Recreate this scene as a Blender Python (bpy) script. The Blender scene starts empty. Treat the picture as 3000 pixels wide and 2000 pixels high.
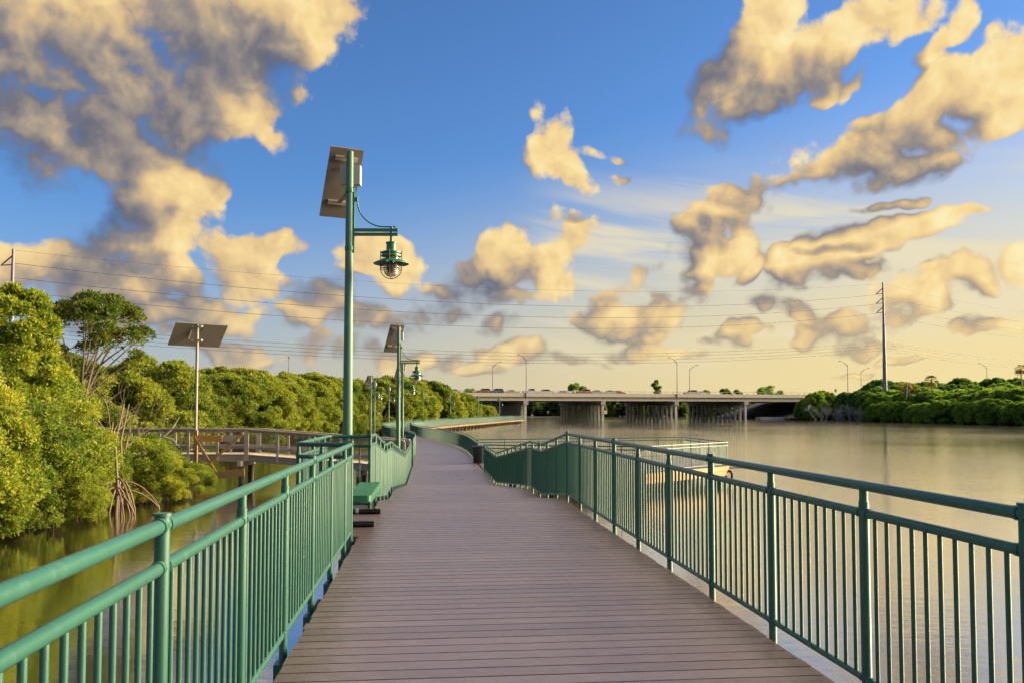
import bpy, math, random
import numpy as np
from mathutils import Vector, Matrix

# ------------------------------------------------------------------ camera, sky, sun, exposure
sc = bpy.context.scene
COL = sc.collection
R = math.radians
F = 1900.0                      # focal length in pixels of a 2352 px wide picture
CAMZ = 3.2                      # camera above the water; the water is z = 0
cam_d = bpy.data.cameras.new('camera')
cam = bpy.data.objects.new('camera', cam_d)
COL.objects.link(cam)
cam_d.sensor_width = 36.0
cam_d.lens = F / 2352 * 36
cam_d.shift_y = 0.0300
cam_d.clip_start = 0.05
cam_d.clip_end = 9000
cam.location = (0, 0, CAMZ)
cam.rotation_euler = (R(90 + 2.6), 0, 0)
sc.camera = cam

SUN_AZ, SUN_EL = 74.0, 15.0     # degrees right of the view direction (+Y), degrees up
SUN_STRENGTH = 4.4
SKY_STRENGTH = 0.046
EXPOSURE = 2.1
SKY_TINT = (0.60, 0.77, 0.98, 1)
VAP_COOL = (2.6, 2.35, 2.1, 1)
VAP_GOLD = (4.7, 3.75, 1.70, 1)
CIRRUS = (4.3, 3.8, 2.6, 1)
CLOUD_GAIN = 5.0
CLOUD_ROUGH = 1.35
CLOUD_BILLOW = 0.45
CLOUD_WARP = 0.10
CLOUD_DOME = 0.66
CLOUD_SIDE = 0.92
CLOUD_FINE = 0.58
CLOUD_LIT = 0.355
CLOUD_RAMP = [(0.0, (0.075, 0.10, 0.18)), (0.26, (0.185, 0.18, 0.215)), (0.44, (0.39, 0.325, 0.265)), (0.62, (0.74, 0.53, 0.28)), (0.82, (0.96, 0.72, 0.34)), (1.0, (1.0, 0.87, 0.49))]
sc.cycles.use_adaptive_sampling = True
sc.cycles.adaptive_threshold = 0.015
sc.cycles.adaptive_min_samples = 10
sc.cycles.max_bounces = 6
sc.cycles.diffuse_bounces = 2
sc.cycles.glossy_bounces = 3
sc.cycles.transmission_bounces = 5
sc.cycles.transparent_max_bounces = 8
sc.cycles.caustics_reflective = False
sc.cycles.caustics_refractive = False
sc.view_settings.view_transform = 'Standard'
sc.view_settings.look = 'None'
sc.view_settings.gamma = 1.0
sc.view_settings.exposure = EXPOSURE
sc.view_settings.use_curve_mapping = False

sun_dir = Vector((math.sin(R(SUN_AZ)) * math.cos(R(SUN_EL)), math.cos(R(SUN_AZ)) * math.cos(R(SUN_EL)), math.sin(R(SUN_EL))))
sun_d = bpy.data.lights.new('sun', 'SUN')
sun_d.energy = SUN_STRENGTH
sun_d.angle = R(60)
sun_d.color = (1.0, 0.80, 0.52)
sun = bpy.data.objects.new('sun', sun_d)
COL.objects.link(sun)
sun.rotation_euler = sun_dir.to_track_quat('Z', 'Y').to_euler()
sun.location = (60, 30, 40)


class NT:
    """small helper for building node trees"""
    def __init__(s, tree):
        s.t = tree
    def n(s, typ, **kw):
        nd = s.t.nodes.new(typ)
        for k, v in kw.items():
            setattr(nd, k, v)
        return nd
    def l(s, a, b):
        s.t.links.new(a, b)
    def set(s, sock, v):
        if isinstance(v, bpy.types.NodeSocket):
            s.l(v, sock)
        else:
            sock.default_value = v
    def math(s, op, a, b=None, c=None, clamp=False):
        nd = s.n('ShaderNodeMath', operation=op, use_clamp=clamp)
        s.set(nd.inputs[0], a)
        if b is not None: s.set(nd.inputs[1], b)
        if c is not None: s.set(nd.inputs[2], c)
        return nd.outputs[0]
    def vm(s, op, a, b=None, scale=None):
        nd = s.n('ShaderNodeVectorMath', operation=op)
        s.set(nd.inputs[0], a)
        if b is not None: s.set(nd.inputs[1], b)
        if scale is not None: s.set(nd.inputs[3], scale)
        return nd.outputs[1] if op in ('LENGTH', 'DOT_PRODUCT', 'DISTANCE') else nd.outputs[0]
    def mix(s, f, a, b, typ='MIX'):
        nd = s.n('ShaderNodeMix', data_type='RGBA', blend_type=typ)
        nd.clamp_factor = True
        s.set(nd.inputs[0], f); s.set(nd.inputs[6], a); s.set(nd.inputs[7], b)
        return nd.outputs[2]
    def noise(s, vec, scale, detail=2.0, rough=0.5, dist=0.0, dim='3D'):
        nd = s.n('ShaderNodeTexNoise', noise_dimensions=dim)
        if vec is not None: s.l(vec, nd.inputs['Vector'])
        nd.inputs['Scale'].default_value = scale
        nd.inputs['Detail'].default_value = detail
        nd.inputs['Roughness'].default_value = rough
        nd.inputs['Distortion'].default_value = dist
        return nd
    def ramp(s, fac, stops, interp='LINEAR'):
        nd = s.n('ShaderNodeValToRGB')
        cr = nd.color_ramp
        cr.interpolation = interp
        while len(cr.elements) < len(stops):
            cr.elements.new(0.5)
        for e, (p, c) in zip(cr.elements, stops):
            e.position = p
            e.color = (c[0], c[1], c[2], 1) if len(c) == 3 else c
        s.l(fac, nd.inputs[0])
        return nd.outputs[0]
    def smooth(s, x, a, b):
        nd = s.n('ShaderNodeMapRange', interpolation_type='SMOOTHSTEP')
        s.set(nd.inputs[0], x)
        nd.inputs[1].default_value = a; nd.inputs[2].default_value = b
        return nd.outputs[0]
    def val(s, v):
        nd = s.n('ShaderNodeValue'); nd.outputs[0].default_value = v
        return nd.outputs[0]


def azel(px, py):
    """direction (azimuth, elevation) in which the photograph shows its pixel"""
    x = (px - 1176) / F; z = (941 - py) / F
    return math.atan2(x, 1.0), math.atan2(z, math.sqrt(1 + x * x))

# the clouds of that evening: where they hang in the sky (centre, half axes in pixels of the 2352 px picture, tilt, weight)
CLOUDS = [
    (60, 40, 260, 130, 0, 1.0), (250, 60, 260, 140, 0, 1.0), (420, 60, 240, 130, 0, 1.0), (560, 30, 200, 110, 0, 1.0), (690, 15, 125, 75, 25, 1.0), (470, 180, 150, 120, 0, 1.0), (400, 260, 120, 90, 0, 1.0), (320, 170, 180, 110, 0, 1.0), (180, 150, 200, 100, 0, 1.0), (30, 150, 150, 70, 0, 1.0), (605, 295, 58, 58, 0, 1.0), (560, 250, 70, 60, 0, 1.0),
    (110, 290, 110, 70, 0, 1.0), (205, 270, 100, 80, 0, 1.0), (260, 370, 170, 100, 0, 1.0), (180, 370, 150, 80, 0, 1.0), (360, 400, 150, 95, 0, 1.0), (445, 430, 95, 70, 0, 1.0), (90, 420, 90, 38, 0, 1.0), (320, 470, 130, 50, 0, 1.0), (40, 260, 80, 60, 0, 1.0),
    (370, 540, 130, 70, 0, 1.0), (290, 560, 90, 60, 0, 1.0), (60, 610, 110, 75, 0, 1.0), (160, 590, 90, 60, 0, 1.0), (230, 640, 140, 70, 0, 1.0), (340, 630, 110, 70, 0, 1.0), (480, 580, 80, 75, 0, 1.0), (540, 620, 110, 70, 0, 1.0), (600, 660, 90, 50, 0, 1.0), (645, 605, 65, 38, 30, 1.0), (400, 720, 150, 50, 0, 1.0), (560, 720, 130, 48, 0, 1.0), (250, 740, 140, 45, 0, 1.0), (80, 700, 110, 45, 0, 1.0), (680, 730, 90, 40, 0, 1.0), (770, 695, 80, 45, 0, 1.0), (860, 610, 90, 42, 0, 1.0), (940, 650, 80, 48, 0, 1.0),
    (1258, 310, 50, 58, 0, 1.25), (1250, 360, 72, 62, 0, 1.25), (1280, 402, 80, 36, 0, 1.2), (1340, 320, 55, 24, 0, 1.0), (1392, 320, 36, 22, 0, 1.0), (1408, 385, 38, 18, 0, 1.0),
    (1040, 672, 90, 42, 0, 1.0), (1110, 632, 100, 62, 0, 1.0), (1190, 600, 100, 78, 0, 1.0), (1262, 545, 75, 75, 0, 1.0), (1292, 510, 55, 48, 0, 1.0), (1250, 635, 90, 45, 0, 1.0), (1160, 682, 120, 32, 0, 1.0),
    (1360, 722, 80, 46, 0, 1.0), (1440, 690, 90, 62, 0, 1.0), (1482, 640, 52, 38, 0, 1.0), (1530, 700, 80, 52, 0, 1.0), (1590, 680, 48, 38, 0, 1.0), (1430, 745, 130, 22, 0, 1.0),
    (1600, 560, 62, 42, 0, 1.0), (1660, 520, 70, 48, 0, 1.0), (1720, 465, 75, 52, 0, 1.0), (1780, 430, 65, 42, 0, 1.0), (1835, 408, 42, 28, 0, 1.0), (1610, 620, 75, 42, 0, 1.0), (1680, 600, 55, 38, 0, 1.0), (1770, 490, 50, 32, 0, 1.0), (1715, 650, 42, 22, 30, 1.0),
    (1640, 262, 78, 58, 0, 1.0), (1690, 190, 90, 78, 0, 1.0), (1740, 110, 90, 80, 0, 1.0), (1780, 40, 90, 70, 0, 1.0), (1800, 160, 90, 58, 0, 1.0), (1880, 90, 90, 58, 0, 1.0), (1960, 40, 110, 58, 0, 1.0), (2050, 20, 100, 42, 0, 1.0), (1905, 165, 60, 28, 35, 1.0), (1965, 148, 48, 20, 40, 1.0), (2138, 82, 28, 42, -30, 1.0), (2190, 20, 36, 40, -20, 1.0),
    (1870, 340, 68, 52, 0, 1.0), (1950, 350, 100, 62, 0, 1.0), (2040, 340, 110, 76, 0, 1.0), (2120, 280, 110, 86, 0, 1.0), (2200, 210, 110, 86, 0, 1.0), (2270, 165, 90, 70, 0, 1.0), (2340, 115, 80, 80, 0, 1.0), (2200, 320, 110, 52, 0, 1.0), (2110, 400, 130, 38, 0, 1.0), (2300, 265, 80, 46, 0, 1.0), (1992, 262, 38, 28, 0, 1.0),
    (1830, 652, 58, 36, 0, 1.0), (1890, 630, 78, 46, 0, 1.0), (1960, 600, 80, 45, 0, 1.0), (2030, 572, 75, 36, 0, 1.0), (2092, 550, 70, 28, 0, 1.0), (2162, 530, 60, 24, 0, 1.0), (2235, 500, 44, 20, 0, 1.0), (1950, 650, 110, 26, 0, 1.0), (2080, 480, 60, 16, 0, 1.0), (2345, 605, 45, 52, 0, 1.0),
    (1960, 742, 70, 32, 0, 1.0), (2040, 715, 80, 42, 0, 1.0), (2110, 690, 80, 42, 0, 1.0), (2172, 660, 68, 32, 0, 1.0), (1870, 765, 50, 22, 0, 1.0), (1760, 720, 55, 24, 0, 1.0), (1832, 720, 60, 25, 0, 1.0), (2000, 780, 80, 17, 0, 1.0), (2190, 770, 60, 24, 0, 1.0), (2270, 760, 60, 22, 0, 1.0),
    (870, 745, 90, 36, 0, 1.0), (1010, 722, 90, 34, 0, 1.0), (1160, 742, 55, 26, 25, 1.0), (520, 800, 180, 34, 0, 1.0), (740, 800, 90, 28, 0, 1.0), (900, 820, 80, 22, 0, 1.0), (1020, 822, 80, 26, 0, 1.0), (1200, 812, 80, 32, 0, 1.0), (1120, 850, 70, 16, 0, 1.0), (1330, 830, 64, 18, 0, 1.0), (1450, 800, 72, 22, 0, 1.0), (1560, 818, 70, 18, 0, 1.0), (1650, 785, 60, 22, 0, 1.0), (1705, 770, 62, 20, 0, 1.0), (1960, 835, 56, 12, 0, 1.0), (2100, 815, 60, 13, 0, 1.0), (1480, 768, 60, 16, 0, 1.0),
]


def build_world():
    w = bpy.data.worlds.new('World')
    sc.world = w
    w.use_nodes = True
    w.node_tree.nodes.clear()
    t = NT(w.node_tree)
    out = t.n('ShaderNodeOutputWorld')
    tc = t.n('ShaderNodeTexCoord')
    D = t.vm('NORMALIZE', tc.outputs['Generated'])
    sp = t.n('ShaderNodeSeparateXYZ'); t.l(D, sp.inputs[0])
    az = t.math('ARCTAN2', sp.outputs[0], sp.outputs[1])
    el = t.math('ARCSINE', sp.outputs[2])
    cb = t.n('ShaderNodeCombineXYZ'); t.l(az, cb.inputs[0]); t.l(el, cb.inputs[1]); cb.inputs[2].default_value = 1.0
    P = cb.outputs[0]
    # clear sky
    sky = t.n('ShaderNodeTexSky', sky_type='NISHITA')
    sky.sun_disc = False
    sky.sun_elevation = R(SUN_EL)
    sky.sun_rotation = R(SUN_AZ)
    sky.air_density = 1.0
    sky.dust_density = 0.6
    sky.ozone_density = 4.0
    skyc = t.mix(1.0, sky.outputs[0], SKY_TINT, 'MULTIPLY')
    # evening vapour low over the horizon, golden on the sun's side
    sunh = (math.sin(R(SUN_AZ)), math.cos(R(SUN_AZ)), 0.0)
    sd = t.vm('DOT_PRODUCT', D, sunh)
    gold = t.smooth(sd, -0.35, 0.85)
    vap = t.mix(gold, VAP_COOL, VAP_GOLD)
    elh = t.math('MULTIPLY_ADD', gold, -0.16, el)
    vf = t.smooth(elh, 0.24, -0.10)
    base = t.mix(t.math('MULTIPLY', vf, 0.95), skyc, vap)
    # thin high streaks
    mp = t.n('ShaderNodeMapping', vector_type='TEXTURE'); t.l(P, mp.inputs[0])
    mp.inputs[2].default_value = (0, 0, R(-9)); mp.inputs[3].default_value = (0.34, 0.055, 1)
    cir = t.noise(mp.outputs[0], 1.0, 4.0, 0.55, 0.8)
    cf = t.smooth(cir.outputs['Fac'], 0.42, 0.66)
    cband = t.math('MULTIPLY', t.smooth(el, 0.02, 0.12), t.smooth(el, 0.30, 0.20))
    cband = t.math('MULTIPLY', cband, t.smooth(az, -0.02, 0.10))
    base = t.mix(t.math('MULTIPLY', t.math('MULTIPLY', cf, cband), 0.85), base, CIRRUS)
    far = t.smooth(el, 0.16, 0.0)
    low = t.smooth(sp.outputs[2], -0.005, -0.05)

    # fine billows shared by every cloud
    dg = bpy.data.node_groups.new('billows', 'ShaderNodeTree')
    dg.interface.new_socket('Pos', in_out='INPUT', socket_type='NodeSocketVector')
    dg.interface.new_socket('Height', in_out='OUTPUT', socket_type='NodeSocketFloat')
    q = NT(dg)
    gi = q.n('NodeGroupInput'); go = q.n('NodeGroupOutput')
    wv = q.noise(gi.outputs[0], 14.0, 2.0, 0.5, dim='2D')
    pv = q.vm('ADD', gi.outputs[0], q.vm('SCALE', q.vm('SUBTRACT', wv.outputs['Color'], (0.5, 0.5, 0.5)), scale=0.05))
    vo = q.n('ShaderNodeTexVoronoi', voronoi_dimensions='2D', feature='F1')
    q.l(pv, vo.inputs['Vector'])
    vo.inputs['Scale'].default_value = 14.0; vo.inputs['Detail'].default_value = 2.0; vo.inputs['Roughness'].default_value = 0.5; vo.inputs['Lacunarity'].default_value = 2.3
    fb = q.noise(gi.outputs[0], 8.0, 8.0, 0.60, 0.0, dim='2D')
    hh = q.math('MULTIPLY', q.math('SUBTRACT', 0.66, vo.outputs['Distance']), CLOUD_BILLOW)
    q.l(q.math('MULTIPLY_ADD', q.math('SUBTRACT', fb.outputs['Fac'], 0.5), CLOUD_ROUGH, hh), go.inputs[0])

    def cumulus(clouds, ramp_out):
        """one sector of the sky: cumulus over the clear sky, lit from the sun's side"""
        g = bpy.data.node_groups.new('cumulus_body', 'ShaderNodeTree')
        g.interface.new_socket('Pos', in_out='INPUT', socket_type='NodeSocketVector')
        g.interface.new_socket('Height', in_out='OUTPUT', socket_type='NodeSocketFloat')
        q = NT(g)
        gi = q.n('NodeGroupInput'); go = q.n('NodeGroupOutput')
        pos = gi.outputs[0]
        wn = q.noise(pos, 6.0, 3.0, 0.55, dim='2D')
        Pw = q.vm('ADD', pos, q.vm('SCALE', q.vm('SUBTRACT', wn.outputs['Color'], (0.5, 0.5, 0.5)), scale=CLOUD_WARP))
        nm = q.n('ShaderNodeVectorMath', operation='MULTIPLY_ADD'); q.l(Pw, nm.inputs[0]); nm.inputs[1].default_value = (1, 1, 0); nm.inputs[2].default_value = (0, 0, 1)
        Q0 = nm.outputs[0]; Q = Q0
        acc = None
        for i, (a, e, sx, sy, rot, wt) in enumerate(clouds):
            c, s_ = math.cos(rot), math.sin(rot)
            wt = wt * CLOUD_DOME * min(1.0, max(0.62, math.sqrt(sx * sy) / 0.050))
            u = q.vm('DOT_PRODUCT', Q, (c / sx, s_ / sx, -(c * a + s_ * e) / sx))
            v = q.vm('DOT_PRODUCT', Q, (-s_ / sy, c / sy, (s_ * a - c * e) / sy))
            r2 = q.math('MULTIPLY_ADD', u, u, q.math('MULTIPLY', v, v))
            hgt = q.math('MULTIPLY_ADD', r2, -wt, wt)
            if acc is None:
                acc = hgt
            else:
                nd = q.n('ShaderNodeMath', operation='SMOOTH_MAX')
                q.l(acc, nd.inputs[0]); q.l(hgt, nd.inputs[1]); nd.inputs[2].default_value = 0.20
                acc = nd.outputs[0]
            if i % 4 == 3:      # evaluate a few at a time: keeps the shader's stack small
                nd = q.n('ShaderNodeVectorMath', operation='MULTIPLY_ADD')
                q.l(acc, nd.inputs[0]); nd.inputs[1].default_value = (1e-8, 1e-8, 0); q.l(Q0, nd.inputs[2])
                Q = nd.outputs[0]
        # the same kind of cumulus goes on all round the sky
        if ramp_out:
            ps = q.n('ShaderNodeSeparateXYZ'); q.l(pos, ps.inputs[0])
            outm = q.math('MAXIMUM', q.smooth(q.math('ABSOLUTE', ps.outputs[0]), 0.60, 0.80), q.smooth(ps.outputs[1], 0.48, 0.66))
        gen = q.noise(pos, 2.6, 2.0, 0.5, dim='2D')
        genv = q.math('MULTIPLY', q.math('SUBTRACT', gen.outputs['Fac'], 0.52), 3.6)
        if ramp_out:
            genv = q.math('ADD', genv, q.math('MULTIPLY_ADD', outm, 3.0, -3.0))
        acc = genv if acc is None else q.math('MAXIMUM', acc, genv)
        acc = q.math('MAXIMUM', q.math('MINIMUM', acc, 1.4), -1.2)
        q.l(acc, go.inputs[0])
        def call(tree_, p, after=None, off=None):
            if off is not None:
                nd = t.n('ShaderNodeVectorMath', operation='MULTIPLY_ADD')
                t.l(after, nd.inputs[0]); nd.inputs[1].default_value = (1e-8, 1e-8, 0); nd.inputs[2].default_value = off
                p = t.vm('ADD', p, nd.outputs[0])
            nd = t.n('ShaderNodeGroup'); nd.node_tree = tree_
            t.l(p, nd.inputs[0])
            return nd.outputs[0]
        a0 = call(g, P)
        a1 = call(g, P, a0, (0.055, 0.042, 0))
        Pd = P
        b0 = call(dg, Pd, a1, (0, 0, 0))
        b1 = call(dg, Pd, b0, (0.0135, 0.0085, 0))
        h0 = t.math('ADD', a0, b0)
        lit = t.math('MULTIPLY_ADD', t.math('MINIMUM', t.math('SUBTRACT', a0, t.math('MAXIMUM', a1, -0.22)), 0.40), CLOUD_SIDE, CLOUD_LIT)
        lit = t.math('MULTIPLY_ADD', t.math('SUBTRACT', b0, b1), CLOUD_FINE, lit)
        lit = t.math('MULTIPLY_ADD', gold, 0.12, t.math('MULTIPLY_ADD', t.smooth(h0, 0.55, 1.50), -0.24, lit))
        # clouds opposite the sun show their lit side
        lit = t.math('MULTIPLY_ADD', t.smooth(sd, -0.20, -0.75), 0.34, lit)
        ccol = t.ramp(lit, CLOUD_RAMP)
        # crisp on the lit side, fraying out on the shaded side
        wid = t.math('MULTIPLY_ADD', t.smooth(lit, 0.55, 0.10), 0.50, 0.24)
        dens = t.smooth(t.math('DIVIDE', h0, wid), 0.0, 1.0)
        ccol = t.mix(1.0, ccol, (CLOUD_GAIN, CLOUD_GAIN, CLOUD_GAIN, 1), 'MULTIPLY')
        ccol = t.mix(t.math('MULTIPLY', far, 0.45), ccol, vap)
        col = t.mix(dens, base, ccol)
        col = t.mix(low, col, (0.6, 0.6, 0.5, 1))
        bg = t.n('ShaderNodeBackground')
        t.l(col, bg.inputs[0]); bg.inputs[1].default_value = SKY_STRENGTH
        return bg.outputs[0]

    allc = []
    for (px, py, rx, ry, rot, wt) in CLOUDS:
        a, e = azel(px, py)
        allc.append((a, e, rx / F * 1.12, ry / F * 1.12, R(rot), wt))
    cuts = [-0.42, -0.26, -0.06, 0.13, 0.31]
    edges = [-9] + cuts + [9]
    shader = None
    for i in range(6):
        lo, hi = edges[i] - 0.07, edges[i + 1] + 0.07
        sel = [c for c in allc if c[0] + max(c[2], c[3]) * 1.35 > lo and c[0] - max(c[2], c[3]) * 1.35 < hi]
        sh = cumulus(sel, True)
        if shader is None:
            shader = sh
        else:
            mx = t.n('ShaderNodeMixShader')
            t.l(t.math('GREATER_THAN', az, cuts[i - 1]), mx.inputs[0])
            t.l(shader, mx.inputs[1]); t.l(sh, mx.inputs[2])
            shader = mx.outputs[0]
    mx = t.n('ShaderNodeMixShader')
    outside = t.math('MAXIMUM', t.math('GREATER_THAN', t.math('ABSOLUTE', az), 0.84), t.math('GREATER_THAN', el, 0.70))
    t.l(outside, mx.inputs[0])
    t.l(shader, mx.inputs[1]); t.l(cumulus([], False), mx.inputs[2])
    t.l(mx.outputs[0], out.inputs[0])
    w.cycles.sampling_method = 'NONE'

build_world()

# ------------------------------------------------------------------ mesh helpers
class MB:
    def __init__(s):
        s.v = []; s.f = []
    def add(s, verts, faces):
        o = len(s.v)
        s.v.extend([tuple(p) for p in verts])
        s.f.extend([tuple(i + o for i in f) for f in faces])
        return s
    def box(s, c, size, rot=None, taper=1.0):
        hx, hy, hz = size[0] / 2, size[1] / 2, size[2] / 2
        vs = []
        for z in (-hz, hz):
            k = taper if z > 0 else 1.0
            for x, y in ((-hx, -hy), (hx, -hy), (hx, hy), (-hx, hy)):
                vs.append(Vector((x * k, y * k, z)))
        if rot is not None:
            vs = [rot @ p for p in vs]
        c = Vector(c)
        return s.add([p + c for p in vs], [(3, 2, 1, 0), (4, 5, 6, 7), (0, 1, 5, 4), (1, 2, 6, 5), (2, 3, 7, 6), (3, 0, 4, 7)])
    def bar(s, a, b, w, h, up=(0, 0, 1)):
        a = Vector(a); b = Vector(b); d = (b - a)
        L = d.length
        y = d / L
        u = Vector(up)
        x = y.cross(u)
        if x.length < 1e-5: x = y.cross(Vector((1, 0, 0)))
        x.normalize(); z = x.cross(y)
        m = Matrix((x, y, z)).transposed()
        return s.box((a + b) / 2, (w, L, h), m)
    def tube(s, pts, r, n=10, caps=True):
        pts = [Vector(p) for p in pts]
        m = len(pts)
        rs = r if isinstance(r, (list, tuple)) else [r] * m
        tang = []
        for i in range(m):
            if i == 0: d = pts[1] - pts[0]
            elif i == m - 1: d = pts[-1] - pts[-2]
            else: d = (pts[i + 1] - pts[i]).normalized() + (pts[i] - pts[i - 1]).normalized()
            tang.append(d.normalized() if d.length > 1e-9 else Vector((0, 0, 1)))
        ref = Vector((0, 0, 1)) if abs(tang[0].z) < 0.9 else Vector((1, 0, 0))
        x = tang[0].cross(ref).normalized()
        vs = []; fs = []
        for i in range(m):
            x = (x - tang[i] * x.dot(tang[i])).normalized()
            y = tang[i].cross(x)
            k = 1.0
            if 0 < i < m - 1:
                c = (pts[i + 1] - pts[i]).normalized().dot(tang[i])
                k = 1 / max(c, 0.6)
            for j in range(n):
                a = 2 * math.pi * j / n
                p = x * math.cos(a) + y * math.sin(a)
                if k > 1.001:   # widen in the mitre plane
                    nv = (pts[i + 1] - pts[i]).normalized() - (pts[i] - pts[i - 1]).normalized()
                    if nv.length > 1e-6:
                        nv.normalize(); p = p + nv * (p.dot(nv) * (k - 1))
                vs.append(pts[i] + p * rs[i])
        for i in range(m - 1):
            for j in range(n):
                j2 = (j + 1) % n
                fs.append((i * n + j, i * n + j2, (i + 1) * n + j2, (i + 1) * n + j))
        if caps:
            fs.append(tuple(range(n - 1, -1, -1)))
            fs.append(tuple((m - 1) * n + j for j in range(n)))
        return s.add(vs, fs)
    def cyl(s, a, b, r0, r1=None, n=12):
        return s.tube([a, b], [r0, r0 if r1 is None else r1], n)
    def lathe(s, prof, n=20, origin=(0, 0, 0)):
        o = Vector(origin)
        vs = [o + Vector((r * math.cos(2 * math.pi * j / n), r * math.sin(2 * math.pi * j / n), z)) for r, z in prof for j in range(n)]
        fs = []
        for i in range(len(prof) - 1):
            for j in range(n):
                j2 = (j + 1) % n
                fs.append((i * n + j, i * n + j2, (i + 1) * n + j2, (i + 1) * n + j))
        return s.add(vs, fs)
    def mesh(s, name, mat, smooth=None):
        me = bpy.data.meshes.new(name)
        me.from_pydata([tuple(p) for p in s.v], [], s.f)
        if mat is not None: me.materials.append(mat)
        if smooth is not None:
            me.polygons.foreach_set('use_smooth', [True] * len(me.polygons))
            me.update()
            me.set_sharp_from_angle(angle=R(smooth))
        me.update()
        return me
    def build(s, name, mat, parent=None, smooth=None):
        return link(name, s.mesh(name, mat, smooth), parent)


def link(name, me, parent=None, loc=None, rotz=None, scale=None):
    o = bpy.data.objects.new(name, me)
    COL.objects.link(o)
    if parent is not None: o.parent = parent
    if loc is not None: o.location = loc
    if rotz is not None: o.rotation_euler = (0, 0, rotz)
    if scale is not None: o.scale = scale
    return o

def tag(o, label=None, cat=None, group=None, kind=None):
    if label: o['label'] = label
    if cat: o['category'] = cat
    if group: o['group'] = group
    if kind: o['kind'] = kind
    return o

def thing(name, label, cat, loc=(0, 0, 0), rotz=0.0, group=None, kind=None):
    o = bpy.data.objects.new(name, None)
    COL.objects.link(o)
    o.location = loc
    o.rotation_euler = (0, 0, rotz)
    o.empty_display_size = 0.2
    return tag(o, label, cat, group, kind)

def copy_tree(o, parent=None):
    c = o.copy()
    COL.objects.link(c)
    c.parent = parent
    for ch in list(o.children):
        copy_tree(ch, c)
    return c

# ------------------------------------------------------------------ materials
def mat(name):
    m = bpy.data.materials.new(name)
    m.use_nodes = True
    nt = m.node_tree
    nt.nodes.clear()
    t = NT(nt)
    out = t.n('ShaderNodeOutputMaterial')
    b = t.n('ShaderNodeBsdfPrincipled')
    t.l(b.outputs[0], out.inputs[0])
    return m, t, b, out

def simple(name, col, rough=0.5, metal=0.0, vary=0.15, scale=6.0, bump=0.0, bscale=40.0, spec=0.5, stretch=None, rand=0.0):
    m, t, b, out = mat(name)
    tc = t.n('ShaderNodeTexCoord')
    vec = tc.outputs['Object']
    if stretch:
        mp = t.n('ShaderNodeMapping'); t.l(vec, mp.inputs[0]); mp.inputs[3].default_value = stretch
        vec = mp.outputs[0]
    nz = t.noise(vec, scale, 4.0, 0.6)
    lo = tuple(c * (1 - vary) for c in col); hi = tuple(min(1, c * (1 + vary)) for c in col)
    c = t.mix(nz.outputs['Fac'], (*lo, 1), (*hi, 1))
    if rand:
        oi = t.n('ShaderNodeObjectInfo')
        k = t.math('MULTIPLY_ADD', oi.outputs['Random'], 2 * rand, 1 - rand)
        c = t.mix(1.0, c, k, 'MULTIPLY')
    t.l(c, b.inputs['Base Color'])
    r = t.math('MULTIPLY_ADD', nz.outputs['Fac'], 0.2, rough - 0.1)
    t.l(r, b.inputs['Roughness'])
    b.inputs['Metallic'].default_value = metal
    b.inputs['Specular IOR Level'].default_value = spec
    if bump:
        bn = t.noise(vec, bscale, 3.0, 0.6)
        bp = t.n('ShaderNodeBump'); bp.inputs['Strength'].default_value = bump; bp.inputs['Distance'].default_value = 0.01
        t.l(bn.outputs['Fac'], bp.inputs['Height']); t.l(bp.outputs[0], b.inputs['Normal'])
    return m

def leaf_mat(name, stops, trans=0.48, hue=0.12, orange=0.022):
    m, t, b, out = mat(name)
    geo = t.n('ShaderNodeNewGeometry')
    oi = t.n('ShaderNodeObjectInfo')
    tc = t.n('ShaderNodeTexCoord')
    rnd = geo.outputs['Random Per Island']
    big = t.noise(tc.outputs['Object'], 0.55, 2.0, 0.5)
    f = t.math('MULTIPLY_ADD', t.math('SUBTRACT', big.outputs['Fac'], 0.5), 1.1, t.math('MULTIPLY_ADD', rnd, 0.75, 0.13))
    f = t.math('ADD', f, t.math('MULTIPLY_ADD', oi.outputs['Random'], 0.36, -0.18))
    c = t.ramp(f, stops)
    wn = t.n('ShaderNodeTexWhiteNoise', noise_dimensions='1D'); t.l(rnd, wn.inputs[1])
    org = t.math('LESS_THAN', wn.outputs[0], orange)
    c = t.mix(org, c, (0.42, 0.17, 0.02, 1))
    t.l(c, b.inputs['Base Color'])
    b.inputs['Roughness'].default_value = 0.5
    b.inputs['Specular IOR Level'].default_value = 0.35
    tr = t.n('ShaderNodeBsdfTranslucent')
    t.l(t.mix(1.0, c, (1.25, 1.2, 0.6, 1), 'MULTIPLY'), tr.inputs[0])
    mx = t.n('ShaderNodeMixShader'); mx.inputs[0].default_value = trans
    t.l(b.outputs[0], mx.inputs[1]); t.l(tr.outputs[0], mx.inputs[2])
    t.l(mx.outputs[0], out.inputs[0])
    return m

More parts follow.
